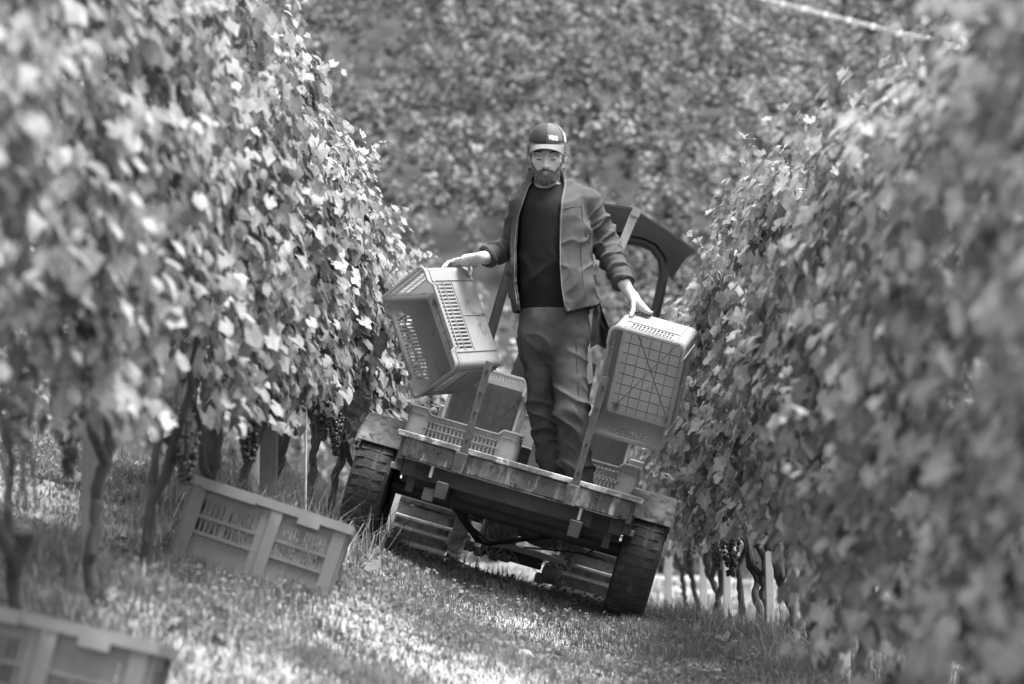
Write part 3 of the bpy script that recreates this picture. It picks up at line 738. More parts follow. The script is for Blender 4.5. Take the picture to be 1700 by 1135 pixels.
def fingers(p, chains, d, k=.006):
    for ch in chains:
        for a, b, r1, r2 in ch: d = smin(d, sd_rc(p, a, b, r1, r2), k) if False else np.minimum(d, sd_rc(p, a, b, r1, r2))
    return d
def chain(pts, r0, r1):
    n = len(pts)-1; return [(pts[i], pts[i+1], r0+(r1-r0)*i/n, r0+(r1-r0)*(i+1)/n) for i in range(n)]
# grip of the hands: fingers wrap the crate edge, the thumb closes from the other side
LM = frame(LR, (-.23775, 11.91725, 1.03126)); RM = frame(RR, (.67919, 11.79288, .82397))
def cp(Mx, x, y, z): return np.array(Mx @ Vector((x, y, z)))
# his right hand: on the end wall (y=+) near the base edge of the left crate
k1 = CL/2
RK = [cp(LM, x, k1+.040+.003*(1-abs(i-1.2)), .050-.004*i) for i, x in enumerate((.150, .128, .107, .086))]      # knuckles
rwr = Q(800, 427, -.06)
RF = []
for i, kp in enumerate(RK):
    ln = (.040, .044, .042, .034)[i]; xx = (.152, .129, .106, .084)[i]
    a = kp; b = cp(LM, xx-.004, k1+.034, .050+ln-.004*i); c = cp(LM, xx-.006, k1+.014, .050+ln+.022-.004*i); e = cp(LM, xx-.008, k1+.0085, .050+ln+.026-.004*i)
    RF.append(chain([a, b, c, e], .0098-.0006*i, .0068))
RT = chain([rwr*.45+RK[0]*.55+np.array((0, -.012, -.012)), cp(LM, CW/2+.030, k1+.004, .018), cp(LM, CW/2+.020, k1-.036, .014), cp(LM, CW/2+.011, k1-.060, .020)], .0140, .0098)
def hand_r(p):
    pm = (RK[1]+RK[2])/2; d = sd_rc(p, rwr, pm*.5+rwr*.5, .027, .031); d = smin(d, sd_ell(p, rwr*.45+RK[0]*.55+np.array((.002, -.004, -.014)), (.026, .018, .019)), .025)
    for i, kp in enumerate(RK): d = smin(d, sd_rc(p, rwr*.62+kp*.38, kp, .0165, .0118), .012)
    d = smin(d, sd_rc(p, rwr*.6+RK[0]*.4, RT[0][0], .017, .013), .014)
    for ch in RF+[RT]:
        g = None
        for s in ch:
            v = sd_rc(p, *s); g = v if g is None else smin(g, v, .004)
        d = smin(d, g, .005)
    return d
# his left hand: over the end wall of the right crate, thumb in front
lwr = Q(1042, 482, -.055)
lx = (-.125, -.103, -.083, -.064)
LK = [cp(RM, x, k1+.030, .025+.004*i) for i, x in enumerate(lx)]
LF = []
for i, kp in enumerate(LK):
    x = lx[i]; dn = (.030, .034, .032, .026)[i]
    LF.append(chain([kp, cp(RM, x+.004, k1+.016, -.010), cp(RM, x+.006, k1-.008-dn*.3, -.0125), cp(RM, x+.006, k1-.018-dn, -.0105)], .0098-.0006*i, .0068))
LT = chain([lwr*.40+LK[0]*.60+np.array((-.004, -.022, 0)), cp(RM, -.138, k1+.026, .062), cp(RM, -.137, k1+.0125, .090), cp(RM, -.136, k1+.0105, .104)], .0130, .0085)
def hand_l(p):
    pm = (LK[1]+LK[2])/2; d = sd_rc(p, lwr, pm*.35+lwr*.65, .0265, .030)
    for i, kp in enumerate(LK): d = smin(d, sd_rc(p, lwr*.62+kp*.38, kp, .0165, .0118), .012)
    d = smin(d, sd_rc(p, lwr*.6+LK[0]*.4, LT[0][0], .017, .013), .014)
    for ch in LF+[LT]:
        g = None
        for s in ch:
            v = sd_rc(p, *s); g = v if g is None else smin(g, v, .004)
        d = smin(d, g, .005)
    return d
HIPL, KNL, ANL = Q(896, 560, .06), Q(902, 690, .12), Q(927, 826, .12)
HIPR, KNR, ANR = Q(941, 560, .03), Q(949, 685, -.03), Q(960, 826, .03)
NECK0, NECK1 = hw((0, -.03, -.075)), Q(908, 330, .04)
def skin_sdf(p):
    d = sd_prof(p, TORSO, -.012)
    d = smin(d, sd_rc(p, NECK0, NECK1, .060, .068), .03)
    for s, e, w in ((RSH, REL, RWR), (LSH, LEL, LWR)):
        d = smin(d, sd_rc(p, s, e, .052, .042), .03); d = smin(d, sd_rc(p, e, w, .042, .031), .02)
    d = smin(d, sd_rc(p, RWR, rwr, .031, .027), .015); d = smin(d, sd_rc(p, LWR, lwr, .031, .027), .015)
    for h, k, a in ((HIPL, KNL, ANL), (HIPR, KNR, ANR)):
        d = smin(d, sd_rc(p, h, k, .078, .055), .04); d = smin(d, sd_rc(p, k, a, .054, .038), .02)
        d = smin(d, sd_rc(p, a, a+np.array((.0, -.15, -.05)), .036, .03), .02)
    d = smin(d, hand_r(p), .012); d = smin(d, hand_l(p), .012)
    return smin(d, head_sdf(p), .012)
Vb, Fb = sdf_mesh(skin_sdf, (-.36, 11.42, .0), (.80, 12.12, 1.98), .0042)
Vb = relax(Vb, Fb, 1, .35)
body = man_obj('body', Vb, Fb, M['skin'])
# darker lips and lids belong to the skin: small pieces of their own
Vl, Fl = sdf_mesh(lambda p: np.maximum(head_sdf(p)-.0006, np.minimum(sd_rc(hl_(p)*A3((1, 1, 1)), (-.015, .093, -.078), (.015, .093, -.078), .0062, .0062), sd_rc(hl_(p), (-.017, .092, -.067), (.017, .092, -.067), .0045, .0045))*HS), hw((0, .09, -.072))-.05, hw((0, .09, -.072))+.05, .0016)
man_obj('lips', Vl, Fl, M['lips'], body)

def strands(name, roots, dirs, length, r, mat_, parent=None, curl=.3, droop=.0, n=4, seed=1):
    """hairs as thin three-sided tapering blades"""
    g = np.random.default_rng(seed); k = len(roots); L = np.asarray(length)*np.ones(k)
    pts = [np.asarray(roots, float)]; d = np.asarray(dirs, float); ax = g.normal(size=(k, 3))
    for i in range(n):
        d = d+curl*np.cross(d, ax)*.6+g.normal(size=(k, 3))*curl*.25+np.array((0, 0, -droop)); d /= np.linalg.norm(d, axis=1)[:, None]
        pts.append(pts[-1]+d*(L/n)[:, None])
    side = np.cross(d, g.normal(size=(k, 3))); side /= np.linalg.norm(side, axis=1)[:, None]
    Vs = []
    for i, q in enumerate(pts):
        w = r*(1-.75*i/n); Vs += [q-side*w, q+side*w]
    Vs = np.stack(Vs, 1).reshape(-1, 3); b = (np.arange(k)*2*(n+1))[:, None]
    F = np.concatenate([b+np.array([2*i, 2*i+1, 2*i+3, 2*i+2]) for i in range(n)])
    return man_obj(name, Vs, F, mat_, parent)
# beard: a close layer over jaw, chin and upper lip, with hairs
def beard_region(q):
    ax = q.copy(); ax[:, 0] = np.abs(q[:, 0])
    d = sd_ell(q, (0, .058, -.102), (.050, .052, .036))
    d = np.minimum(d, sd_rc(ax, (.062, .012, -.020), (.046, .050, -.088), .018, .030))
    d = np.minimum(d, sd_rc(ax, (.004, .100, -.0575), (.032, .084, -.070), .0065, .009))
    d = np.minimum(d, sd_rc(ax, (.032, .084, -.070), (.034, .078, -.092), .009, .014))
    d = smax(d, -sd_ell(q, (0, .100, -.0735), (.021, .022, .0085)), .004)
    return d*HS
def beard_sdf(p):
    nz = (vnoise(p, 160.)-.5)*.004+(vnoise(p+3, 60.)-.5)*.004
    q = hl_(p); low = np.clip((-.06-q[:, 2])/.05, 0, 1)
    return smax(head_sdf(p)-(.0035+.011*low)+nz, beard_region(p*0+0+q)+nz, .004)
Vd, Fd = sdf_mesh(beard_sdf, HC-.16, HC+.16, .0024)
beard = man_obj('beard', Vd, Fd, M['hair'])
nb = normals(Vd, Fd); sel = rng.choice(len(Vd), 4200); down = np.array((0, 0, -1.))
strands('beard_hair', Vd[sel], nb[sel]*.55+down*.6+rng.normal(size=(4200, 3))*.25, rng.uniform(.006, .016, 4200), .0006, M['hairpale'], beard, .35, .15)
# brows and lashes
for s in (-1, 1):
    xs = rng.uniform(.014, .048, 240); ro = np.array([hw((s*x, .0915-.012*(x/.045)**2, .0225+.004*math.sin((x-.012)*70)+rng.uniform(-.003, .003))) for x in xs])
    strands('eyebrow', ro, np.tile(Rh @ np.array((s*.9, .35, -.15)), (240, 1)), .010, .0011, M['hair'], body, .15)
    xs = rng.uniform(.018, .044, 60); ro = np.array([hw((s*x, .0885-.008*((x-.031)/.013)**2, -.0105)) for x in xs])
    strands('eyelash', ro, np.tile(Rh @ np.array((0, .75, -.55)), (60, 1)), .007, .0008, M['hair'], body, .1)
# hair below the cap: back, temples, and tufts curling out over the ears
ro, di, ln = [], [], []
for k in range(420):
    a = rng.uniform(-2.5, 2.5)+math.pi; x, y = .080*math.sin(a), -.018+.098*math.cos(a); z = rng.uniform(-.03, .045)
    ro.append(hw((x, y, z))); di.append(Rh @ np.array((math.sin(a)*.5, math.cos(a)*.5, -.9))); ln.append(rng.uniform(.03, .06))
for k in range(420):
    ro.append(hw((-.080+rng.uniform(-.004, .004), rng.uniform(-.05, .012), rng.uniform(.004, .036)))); di.append(Rh @ np.array((-1, rng.uniform(-.1, .3), rng.uniform(-.35, .25)))); ln.append(rng.uniform(.02, .062))
for k in range(240):
    ro.append(hw((.080+rng.uniform(-.004, .004), rng.uniform(-.05, .008), rng.uniform(.0, .030)))); di.append(Rh @ np.array((.8, rng.uniform(-.1, .3), rng.uniform(-.6, .1)))); ln.append(rng.uniform(.02, .045))
strands('hair', np.array(ro), np.array(di), np.array(ln), .0012, M['hairpale'], None, .95, .10, 6, 3)

# --- cap
def crown_pt(a, b, g=0):
    """a: angle round the head from the front, b: 0 at the band to 1 at the button"""
    e = b*math.pi/2; c = math.cos(e)**.82
    x = (.0845+g)*math.sin(a)*c; y = -.014+(.106+g)*math.cos(a)*c; z = .056+(.086+g)*math.sin(e)**.95
    z += .010*max(0, math.cos(a))*math.sin(e*2)
    return hw((x, y, z))
capE = empty('cap'); capE.parent = man
for pn in range(6):
    a0 = pn*math.pi/3; mb = MB(); rows = []
    for j in range(9):
        rows.append([crown_pt(a0+(i/8)*math.pi/3, j/8.0*.985, .0016*math.sin(math.pi*min(1, max(0, i/8)))-.0) - FOOT for i in range(9)])
    mb.sheet(rows); o = mb.build('cap_panel', M['cap'] if pn >= 3 else M['capgrey'], capE)
    so = o.modifiers.new('solid', 'SOLIDIFY'); so.thickness = .0025; so.offset = -1
MB().tube([crown_pt(0, .98, .001)-FOOT, crown_pt(0, .98, .006)-FOOT], [.007, .004], 10).build('button', M['cap'], capE)
mb = MB()
for pn in range(6): mb.tube([crown_pt(pn*math.pi/3, j/12*.98, .0012)-FOOT for j in range(13)], .0011, 5)
mb.tube([crown_pt(i/40*2*math.pi, .01, .0005)-FOOT for i in range(41)], .0022, 5); mb.build('seam', M['capgrey'], capE)
rows = []
for j in range(9):
    t = j/8; rows.append([hw((.0845*math.sin(a)*(1+.02*t), -.014+.106*math.cos(a)+t*.066*math.cos(a*1.05)**.8, .058-t*.012-.046*(a/1.15)**2*(.22+.78*t)))-FOOT for a in np.linspace(-1.15, 1.15, 21)])
o = MB().sheet(rows).build('visor', M['brim'], capE); so = o.modifiers.new('solid', 'SOLIDIFY'); so.thickness = .003
# embroidered word on the right front panel
fc = bpy.data.curves.new('cap_word', 'FONT'); fc.body = 'VRMB'; fc.size = .022; fc.shear = .15; fc.space_character = .95; fc.extrude = .0006; fc.offset = .0006
fo = bpy.data.objects.new('tmp', fc); COL.objects.link(fo); bpy.context.view_layer.update()
wm = bpy.data.meshes.new_from_object(fo.evaluated_get(bpy.context.evaluated_depsgraph_get())); bpy.data.objects.remove(fo)
for v in wm.vertices:
    a = .10+v.co.x*10.2; b = .15+v.co.y*8.5-.9*v.co.x; v.co = Vector(crown_pt(a, b, .0022+v.co.z)-FOOT)
wm.update(); link('embroidered_word', wm, M['white'], capE).data.name = 'embroidered_word'
mb = MB()
for k in range(5): mb.tube([crown_pt(a, .10+.01*k*0, .003)-FOOT for a in np.linspace(.52+.07*k, .565+.07*k, 4)], .0016, 5)
mb.build('small_print', M['black'], capE)
MB().sheet([[crown_pt(a, b, .003)-FOOT for a in (1.22, 1.32, 1.42)] for b in (.04, .14, .24, .33)]).build('side_patch', M['white'], capE)

# --- T-shirt
RTN = np.array(Matrix.Rotation(.7, 3, 'X') @ Matrix.Rotation(.6, 3, 'Y') @ Matrix.Rotation(.9, 3, 'Z'))
def wr(p, s, amp, stretch=(1, 1, 1)): return (vnoise((p*A3(stretch)) @ A3(RTN), s)-.5)*amp
def crease(p, s, amp, direction=(0, 0, 1), squash=.4, seed=0, pw=3):
    """sharp-backed folds of cloth running across the given direction"""
    u = A3(direction)/np.linalg.norm(direction); along = (p @ u)[:, None]*u
    q = (p-along)*squash+along; n1 = vnoise(q @ A3(RTN)+seed, s); q2 = q+.06*(vnoise(p+seed, 9.)[:, None]-.5); n = .6*n1+.4*vnoise(q2 @ A3(RTN.T)+seed*2, s*1.3)
    return -amp*(1-np.minimum(np.abs(n-.5)*5.5, 1))**pw
def shirt_sdf(p):
    d = sd_prof(p, TORSO, .0); d = smin(d, sd_rc(p, Q(884, 330, .03), RSH, .058, .062), .03); d = smin(d, sd_rc(p, Q(940, 330, .03), LSH, .058, .062), .03)
    d = smin(d, sd_rc(p, RSH, RSH*.6+REL*.4, .060, .058), .02); d = smin(d, sd_rc(p, LSH, LSH*.6+LEL*.4, .060, .058), .02)
    d = d+wr(p, 8., .012)+crease(p, 9., .010, (.45, 0, 1), .45, 3)*np.clip((zpy(395)-p[:, 2])/.12, .15, 1)
    neck = sd_ell(p, Q(904, 296, -.02), (.060, .095, .052))
    d = smax(d, -neck, .006); return np.maximum(d, zpy(519)+.010*np.sin(p[:, 0]*14)-p[:, 2])
Vs, Fs = sdf_mesh(shirt_sdf, (-.12, 11.5, zpy(530)), (.48, 12.05, zpy(290)), .0055); Vs = relax(Vs, Fs, 3)
man_obj('t_shirt', Vs, Fs, M['shirt'])
ring = []
for k in range(25):
    a = math.pi*(1.02+.96*k/24); c = Q(908, 300, -.02); q = c+np.array((.080*math.cos(a), 0, .056*math.sin(a)))
    ring.append(q)
# --- jacket
GAP = np.array([Q(x, y)[[0, 2]] for x, y in ((890, 285), (880, 305), (872, 330), (862, 362), (858, 410), (858, 470), (866, 530), (937, 530), (930, 480), (927, 430), (927, 380), (930, 335), (936, 305), (931, 285))])
def poly_in(p2, poly):
    ins = np.zeros(len(p2), bool); dm = np.full(len(p2), 9., f32); n = len(poly)
    for i in range(n):
        a, b = poly[i], poly[(i+1) % n]; ab = b-a; t = np.clip(((p2-a) @ ab)/(ab @ ab), 0, 1); dm = np.minimum(dm, np.linalg.norm(p2-a-t[:, None]*ab, axis=1))
        c = ((a[1] > p2[:, 1]) != (b[1] > p2[:, 1])); xx = (b[0]-a[0])*(p2[:, 1]-a[1])/(b[1]-a[1]+1e-12)+a[0]; ins ^= c & (p2[:, 0] < xx)
    return np.where(ins, -dm, dm)
def sleeve(p, s, e, w, r):
    d = sd_rc(p, s, e, r[0], r[1]); return smin(d, sd_rc(p, e, w, r[1], r[2]), .02)
def folds(p, a, b, n, amp, skew, ph=0):
    ab = b-a; L = np.linalg.norm(ab); t = ((p-A3(a)) @ A3(ab/L))/L
    s = np.sin(2*math.pi*n*t+ph+skew*(p[:, 0]-a[0])*30+3.2*vnoise(p, 11.)+2*vnoise(p+5, 24.))
    return -amp*(np.clip(s, -.2, 1)**2)*np.exp(-((t-.55)/.5)**2)
def jacket_sdf(p):
    body_ = sd_prof(p, JACK)
    body_ = smin(body_, sd_rc(p, Q(880, 326, .03), RSH, .064, .069), .03); body_ = smin(body_, sd_rc(p, Q(942, 322, .03), LSH, .064, .071), .03)
    body_ = body_+wr(p, 6., .022)+crease(p, 7., .016, (1, 0, .35), .4, 1)*np.clip((zpy(345)-p[:, 2])/.2, .2, 1)+crease(p, 13., .007, (.7, 0, -.7), .5, 7)
    front = smax(poly_in(p[:, [0, 2]], GAP)+0*p[:, 0], p[:, 1]-DM-.03, .004)
    shell = smax(body_, -(body_+.010), .003); shell = smax(shell, -front, .004)
    hem = np.where(p[:, 0] < Q(900, 400)[0], zpy(518), zpy(524)+(p[:, 0]-Q(937, 522)[0])*.30)
    shell = np.maximum(shell, hem-p[:, 2])
    # standing collar
    q = p; cz0, cz1 = zpy(318), zpy(281); t = np.clip((p[:, 2]-cz0)/(cz1-cz0), 0, 1)
    cx = np.where(True, Q(908, 300)[0], 0); ax_ = .105-.018*t; ay = .098-.018*t
    k = np.sqrt(((p[:, 0]-cx)/ax_)**2+((p[:, 1]-DM-.03)/ay)**2); col = np.abs((k-1)*.085)-.006
    col = np.maximum(col, np.maximum(cz0-.02-p[:, 2], p[:, 2]-cz1-.012*(p[:, 1]-DM > .02))); col = smax(col, -front, .004)
    col = np.maximum(col, -(sd_rc(p, Q(908, 262, -.09), Q(908, 320, -.13), .052, .050)))
    d = smin(shell, col, .010)
    r = (.072, .062, .047)
    aR = sleeve(p, RSH, REL, RWR+(REL-RWR)*.10, (.068, .058, .050))+folds(p, REL, RWR, 3.2, .011, .3)
    aL = sleeve(p, LSH, LEL, LWR+(LEL-LWR)*.06, (.072, .064, .050))+folds(p, LSH, LEL, 3.0, .016, .7, 1.)+folds(p, LEL, LWR, 4.2, .012, -.6)
    for s, e, w, a_ in ((RSH, REL, RWR, aR), (LSH, LEL, LWR, aL)):
        ax3 = (w-e)/np.linalg.norm(w-e); cut = (p-A3(w)) @ A3(ax3)
        inner = sd_rc(p, e, w+ax3*.1, .046, .038)
        a2 = np.maximum(a_, cut-.0); a2 = smax(a2, -np.maximum(inner, -cut-.05), .004)
        d = smin(d, a2+wr(p+2, 14., .007)+crease(p, 14., .009, w-s, .45, 5), .014)
    return d
Vj, Fj = sdf_mesh(jacket_sdf, (-.26, 11.48, zpy(532)), (.66, 12.15, zpy(268)), .0054); Vj = relax(Vj, Fj, 1)
jk = man_obj('jacket', Vj, Fj, M['fleece'])
def front_y(px, py, f, lo=11.45, hi=11.95):
    ys = np.arange(lo, hi, .003); a, b = P(px, py, lo), P(px, py, hi)
    t = (ys-lo)/(hi-lo); pts = (np.array(a)[None]*(1-t)[:, None]+np.array(b)[None]*t[:, None]).astype(f32)
    d = f(pts); i = np.argmax(d < 0.002); return pts[i] if (d < .002).any() else None
for line, rr in (([(886, 300), (878, 312), (871, 332), (861, 362), (857, 400), (856, 440), (857, 480), (862, 512)], .0028), ([(934, 288), (937, 305), (932, 330), (929, 360), (928, 400), (928, 440), (931, 480), (937, 516)], .0030)):
    pts = []
    for (x, y), (x2, y2) in zip(line, line[1:]):
        for k in range(5):
            sx = 2.2 if x > 900 else -2.2; q = front_y(x+(x2-x)*k/5+sx, y+(y2-y)*k/5, jacket_sdf)
            if q is not None: pts.append(q.astype(float)-FOOT)
    if len(pts) > 3: MB().tube(pts, rr, 6).build('zip_edge', M['trim'], jk)
for line in ([(976, 300), (969, 318), (966, 340), (967, 365), (973, 390), (979, 404)], [(938, 346), (950, 343), (966, 343)], [(966, 400), (965, 430), (967, 460), (971, 492)], [(938, 520), (950, 519), (966, 515), (983, 509)]):
    pts = [front_y(x, y, jacket_sdf) for x, y in line]; pts = [q.astype(float)-FOOT for q in pts if q is not None]
    if len(pts) > 2: MB().tube(pts, .0026, 5).build('jacket_seam', M['fleece'], jk)
# --- jeans
def jeans_sdf(p):
    PEL = JEANP; d = sd_prof(p, PEL); d = smin(d, sd_ell(p, Q(921, 552, .03), (.168, .118, .13)), .03)
    for h, k, a, r in ((HIPL, KNL, ANL, (.088, .066, .064)), (HIPR, KNR, ANR, (.094, .076, .082))):
        g = smin(sd_rc(p, h, k, r[0], r[1]), sd_rc(p, k, a, r[1]-.004, r[2]), .02)
        g = g+folds(p, k+(h-k)*.35, a, 3.2, .005, 1.4 if h is HIPL else -1.5, .8)*np.clip(vnoise(p+8, 6.)*2.6-.6, 0, 1)
        g = g+crease(p, 11., .021, (.35, .2, 1), .4, 2 if h is HIPL else 9)*(.35+.65*np.exp(-((p[:, 2]-k[2])/.11)**2)+.6*np.clip((k[2]-.16-p[:, 2])/.1, 0, 1))
        d = smin(d, g, .014)
    d = d+wr(p, 7., .014)+crease(p, 10., .014, (.25, 0, 1), .4, 4)*np.exp(-((p[:, 2]-zpy(578))/.07)**2)
    d = d+0
    cr = sd_rc(p, Q(908, 600, -.12), Q(924, 700, -.12), .008, .016)
    return np.maximum(smax(d, -cr, .01), np.maximum(zpy(838)-p[:, 2], p[:, 2]-zpy(512)))
JEANP = profile([(604, 890, 950, .04, .03), (582, 872, 968, .08, .03), (556, 861, 980, .118, .03), (530, 861, 979, .122, .02), (505, 863, 976, .118, .02)])
Vp, Fp = sdf_mesh(jeans_sdf, (-.10, 11.5, zpy(850)), (.55, 12.1, zpy(500)), .0055); Vp = relax(Vp, Fp, 2)
jn = man_obj('jeans', Vp, Fp, M['denim'])
for line in ([(974, 522), (970, 540), (960, 556)], [(958, 530), (957, 570), (959, 620), (962, 680), (967, 740), (972, 790)], [(907, 524), (906, 550), (903, 580)]):
    pts = [front_y(x, y, jeans_sdf) for x, y in line]; pts = [q.astype(float)-FOOT for q in pts if q is not None]
    if len(pts) > 2: MB().tube(pts, .0022, 5).build('denim_seam', M['denim'], jn)
# --- boots
for a in (ANL, ANR):
    fz = float((TM @ Vector((0, 0, FL+.02))).z)
    tu = (TM.inverted() @ Vector(a)); fl = TM @ Vector((tu.x, tu.y, FL+.016)); fl = np.array(fl)
    def boot(p): 
        d = sd_rc(p, fl+np.array((0, .05, .04)), fl+np.array((0, -.15, .035)), .042, .038); d = smin(d, sd_rc(p, a, fl+np.array((0, .03, .05)), .05, .045), .03)
        return smax(d, (fl[2]-p[:, 2])+(p[:, 0]-fl[0])*-math.tan(RO), .006)
    Vt, Ft = sdf_mesh(boot, fl-np.array((.1, .25, .06)), fl+np.array((.1, .15, .2)), .006)
    man_obj('boot', Vt, Ft, M['boot'])
# ------------------------------------------------------------------ vines
def leaf_outline(var, fine=True):
    g = np.random.default_rng(100+var)
    A = [(-90, .12), (-112, .58), (-132, .70), (-150, .68), (-168, .64), (172, .78), (160, .86), (146, .78), (132, .70), (118, .84), (104, .86), (90, 1.0)] if fine else [(-90, .15), (-125, .66), (-165, .58), (160, .86), (132, .70), (90, 1.0)]
    left = [(math.radians(a), r*(1+g.normal()*.07)) for a, r in A]
    pts = [(r*math.cos(a), r*math.sin(a)) for a, r in left]
    right = [(math.radians(180-math.degrees(a)), r*(1+g.normal()*.07)) for a, r in left[1:-1]][::-1]
    return pts+[(r*math.cos(a), r*math.sin(a)) for a, r in right]
def leaf_geo(var, fine=True):
    """unit leaf: petiole at the origin, tip along -z, face towards -y"""
    g = np.random.default_rng(200+var); o = leaf_outline(var, fine); cup = g.uniform(-.25, .35); fold = g.uniform(.05, .35); tw = g.uniform(-.5, .5)
    pts = [(0, .12)]+[(0, .52)] + o; V = []
    for x, y in pts:
        z = cup*(x*x+(y-.3)**2)-fold*abs(x)+tw*x*(y-.2)*.5+.06*math.sin(7*x+var)*math.cos(5*y)
        V.append((x, z, -(y+.12)))
    n = len(o); F = []
    for i in range(n):
        j = (i+1) % n; c = 1 if (o[i][1]+o[j][1])/2 > .3 else 0; F.append((c, 2+j, 2+i))
    F += []
    # the strip between the two inner points
    idx = [i for i in range(n)]
    V = np.array(V)/1.9
    for i in range(n):
        j = (i+1) % n; ci = 1 if (o[i][1]+o[i-1][1])/2 > .3 else 0; cj = 1 if (o[i][1]+o[j][1])/2 > .3 else 0
        if ci != cj: F.append((0, 1, 2+i) if ci == 0 else (1, 0, 2+i))
    return V, np.array(F)
LEAF_F = [leaf_geo(k, True) for k in range(10)]
LEAF_C = [leaf_geo(k, False) for k in range(6)]
LEAF_ME = []
for k, (V, F) in enumerate(LEAF_F):
    me = np_mesh('leaf', V, F); at = me.attributes.new('rib', 'FLOAT', 'POINT'); rb_ = np.zeros(len(V), np.float32); rb_[:2] = 1; at.data.foreach_set('value', rb_); me.materials.append(M['leaf']); LEAF_ME.append(me)
def basis_from(nrm, tip):
    """columns x, y, z of a leaf whose face looks along nrm and whose tip points along tip"""
    y = -nrm/np.linalg.norm(nrm, axis=1)[:, None]; z = -(tip+y*-(tip*y).sum(1)[:, None]); z /= np.maximum(np.linalg.norm(z, axis=1), 1e-6)[:, None]
    x = np.cross(y, z); return np.stack([x, y, z], 2)
def scatter(pos, R, size, geos, tone, g):
    Vs, Fs, Ts = [], [], []; off = 0; pick = g.integers(0, len(geos), len(pos))
    for k, (V, F) in enumerate(geos):
        m = np.where(pick == k)[0]
        if not len(m): continue
        W_ = np.einsum('nij,vj->nvi', R[m], V)*size[m][:, None, None]+pos[m][:, None, :]
        Vs.append(W_.reshape(-1, 3)); Fs.append((F[None]+(np.arange(len(m))*len(V))[:, None, None]+off).reshape(-1, 3)); Ts.append(np.repeat(tone[m], len(V))); off += len(m)*len(V)
    return np.concatenate(Vs), np.concatenate(Fs), np.concatenate(Ts)
# grape bunch
def ico_pts():
    t = (1+5**.5)/2; v = np.array([(-1, t, 0), (1, t, 0), (-1, -t, 0), (1, -t, 0), (0, -1, t), (0, 1, t), (0, -1, -t), (0, 1, -t), (t, 0, -1), (t, 0, 1), (-t, 0, -1), (-t, 0, 1)]); v /= np.linalg.norm(v[0])
    f = np.array([(0, 11, 5), (0, 5, 1), (0, 1, 7), (0, 7, 10), (0, 10, 11), (1, 5, 9), (5, 11, 4), (11, 10, 2), (10, 7, 6), (7, 1, 8), (3, 9, 4), (3, 4, 2), (3, 2, 6), (3, 6, 8), (3, 8, 9), (4, 9, 5), (2, 4, 11), (6, 2, 10), (8, 6, 7), (9, 8, 1)])
    V = list(map(tuple, v)); cache = {}; F = []
    def mid(a, b):
        k = (min(a, b), max(a, b))
        if k not in cache:
            m = (np.array(V[a])+np.array(V[b])); V.append(tuple(m/np.linalg.norm(m))); cache[k] = len(V)-1
        return cache[k]
    for a, b, c in f:
        ab, bc, ca = mid(a, b), mid(b, c), mid(c, a); F += [(a, ab, ca), (b, bc, ab), (c, ca, bc), (ab, bc, ca)]
    return np.array(V), np.array(F)
IV, IF = ico_pts(); BUNCH = []
for s in range(3):
    g = np.random.default_rng(s); c = []
    for k in range(84):
        t = g.random()**.8; r = (.043-.028*t)*(.55+.45*g.random()**.3); a = g.random()*6.28; c.append((r*math.cos(a), r*math.sin(a), -.02-.16*t))
    c += [(0, 0, -.004*k) for k in range(44)]; c = np.array(c); V = (IV[None]*.0085+c[:, None]).reshape(-1, 3); F = (IF[None]+(np.arange(len(c))*len(IV))[:, None, None]).reshape(-1, 3)
    me = np_mesh('grape_bunch', V, F); me.materials.append(M['grape']); BUNCH.append(me)

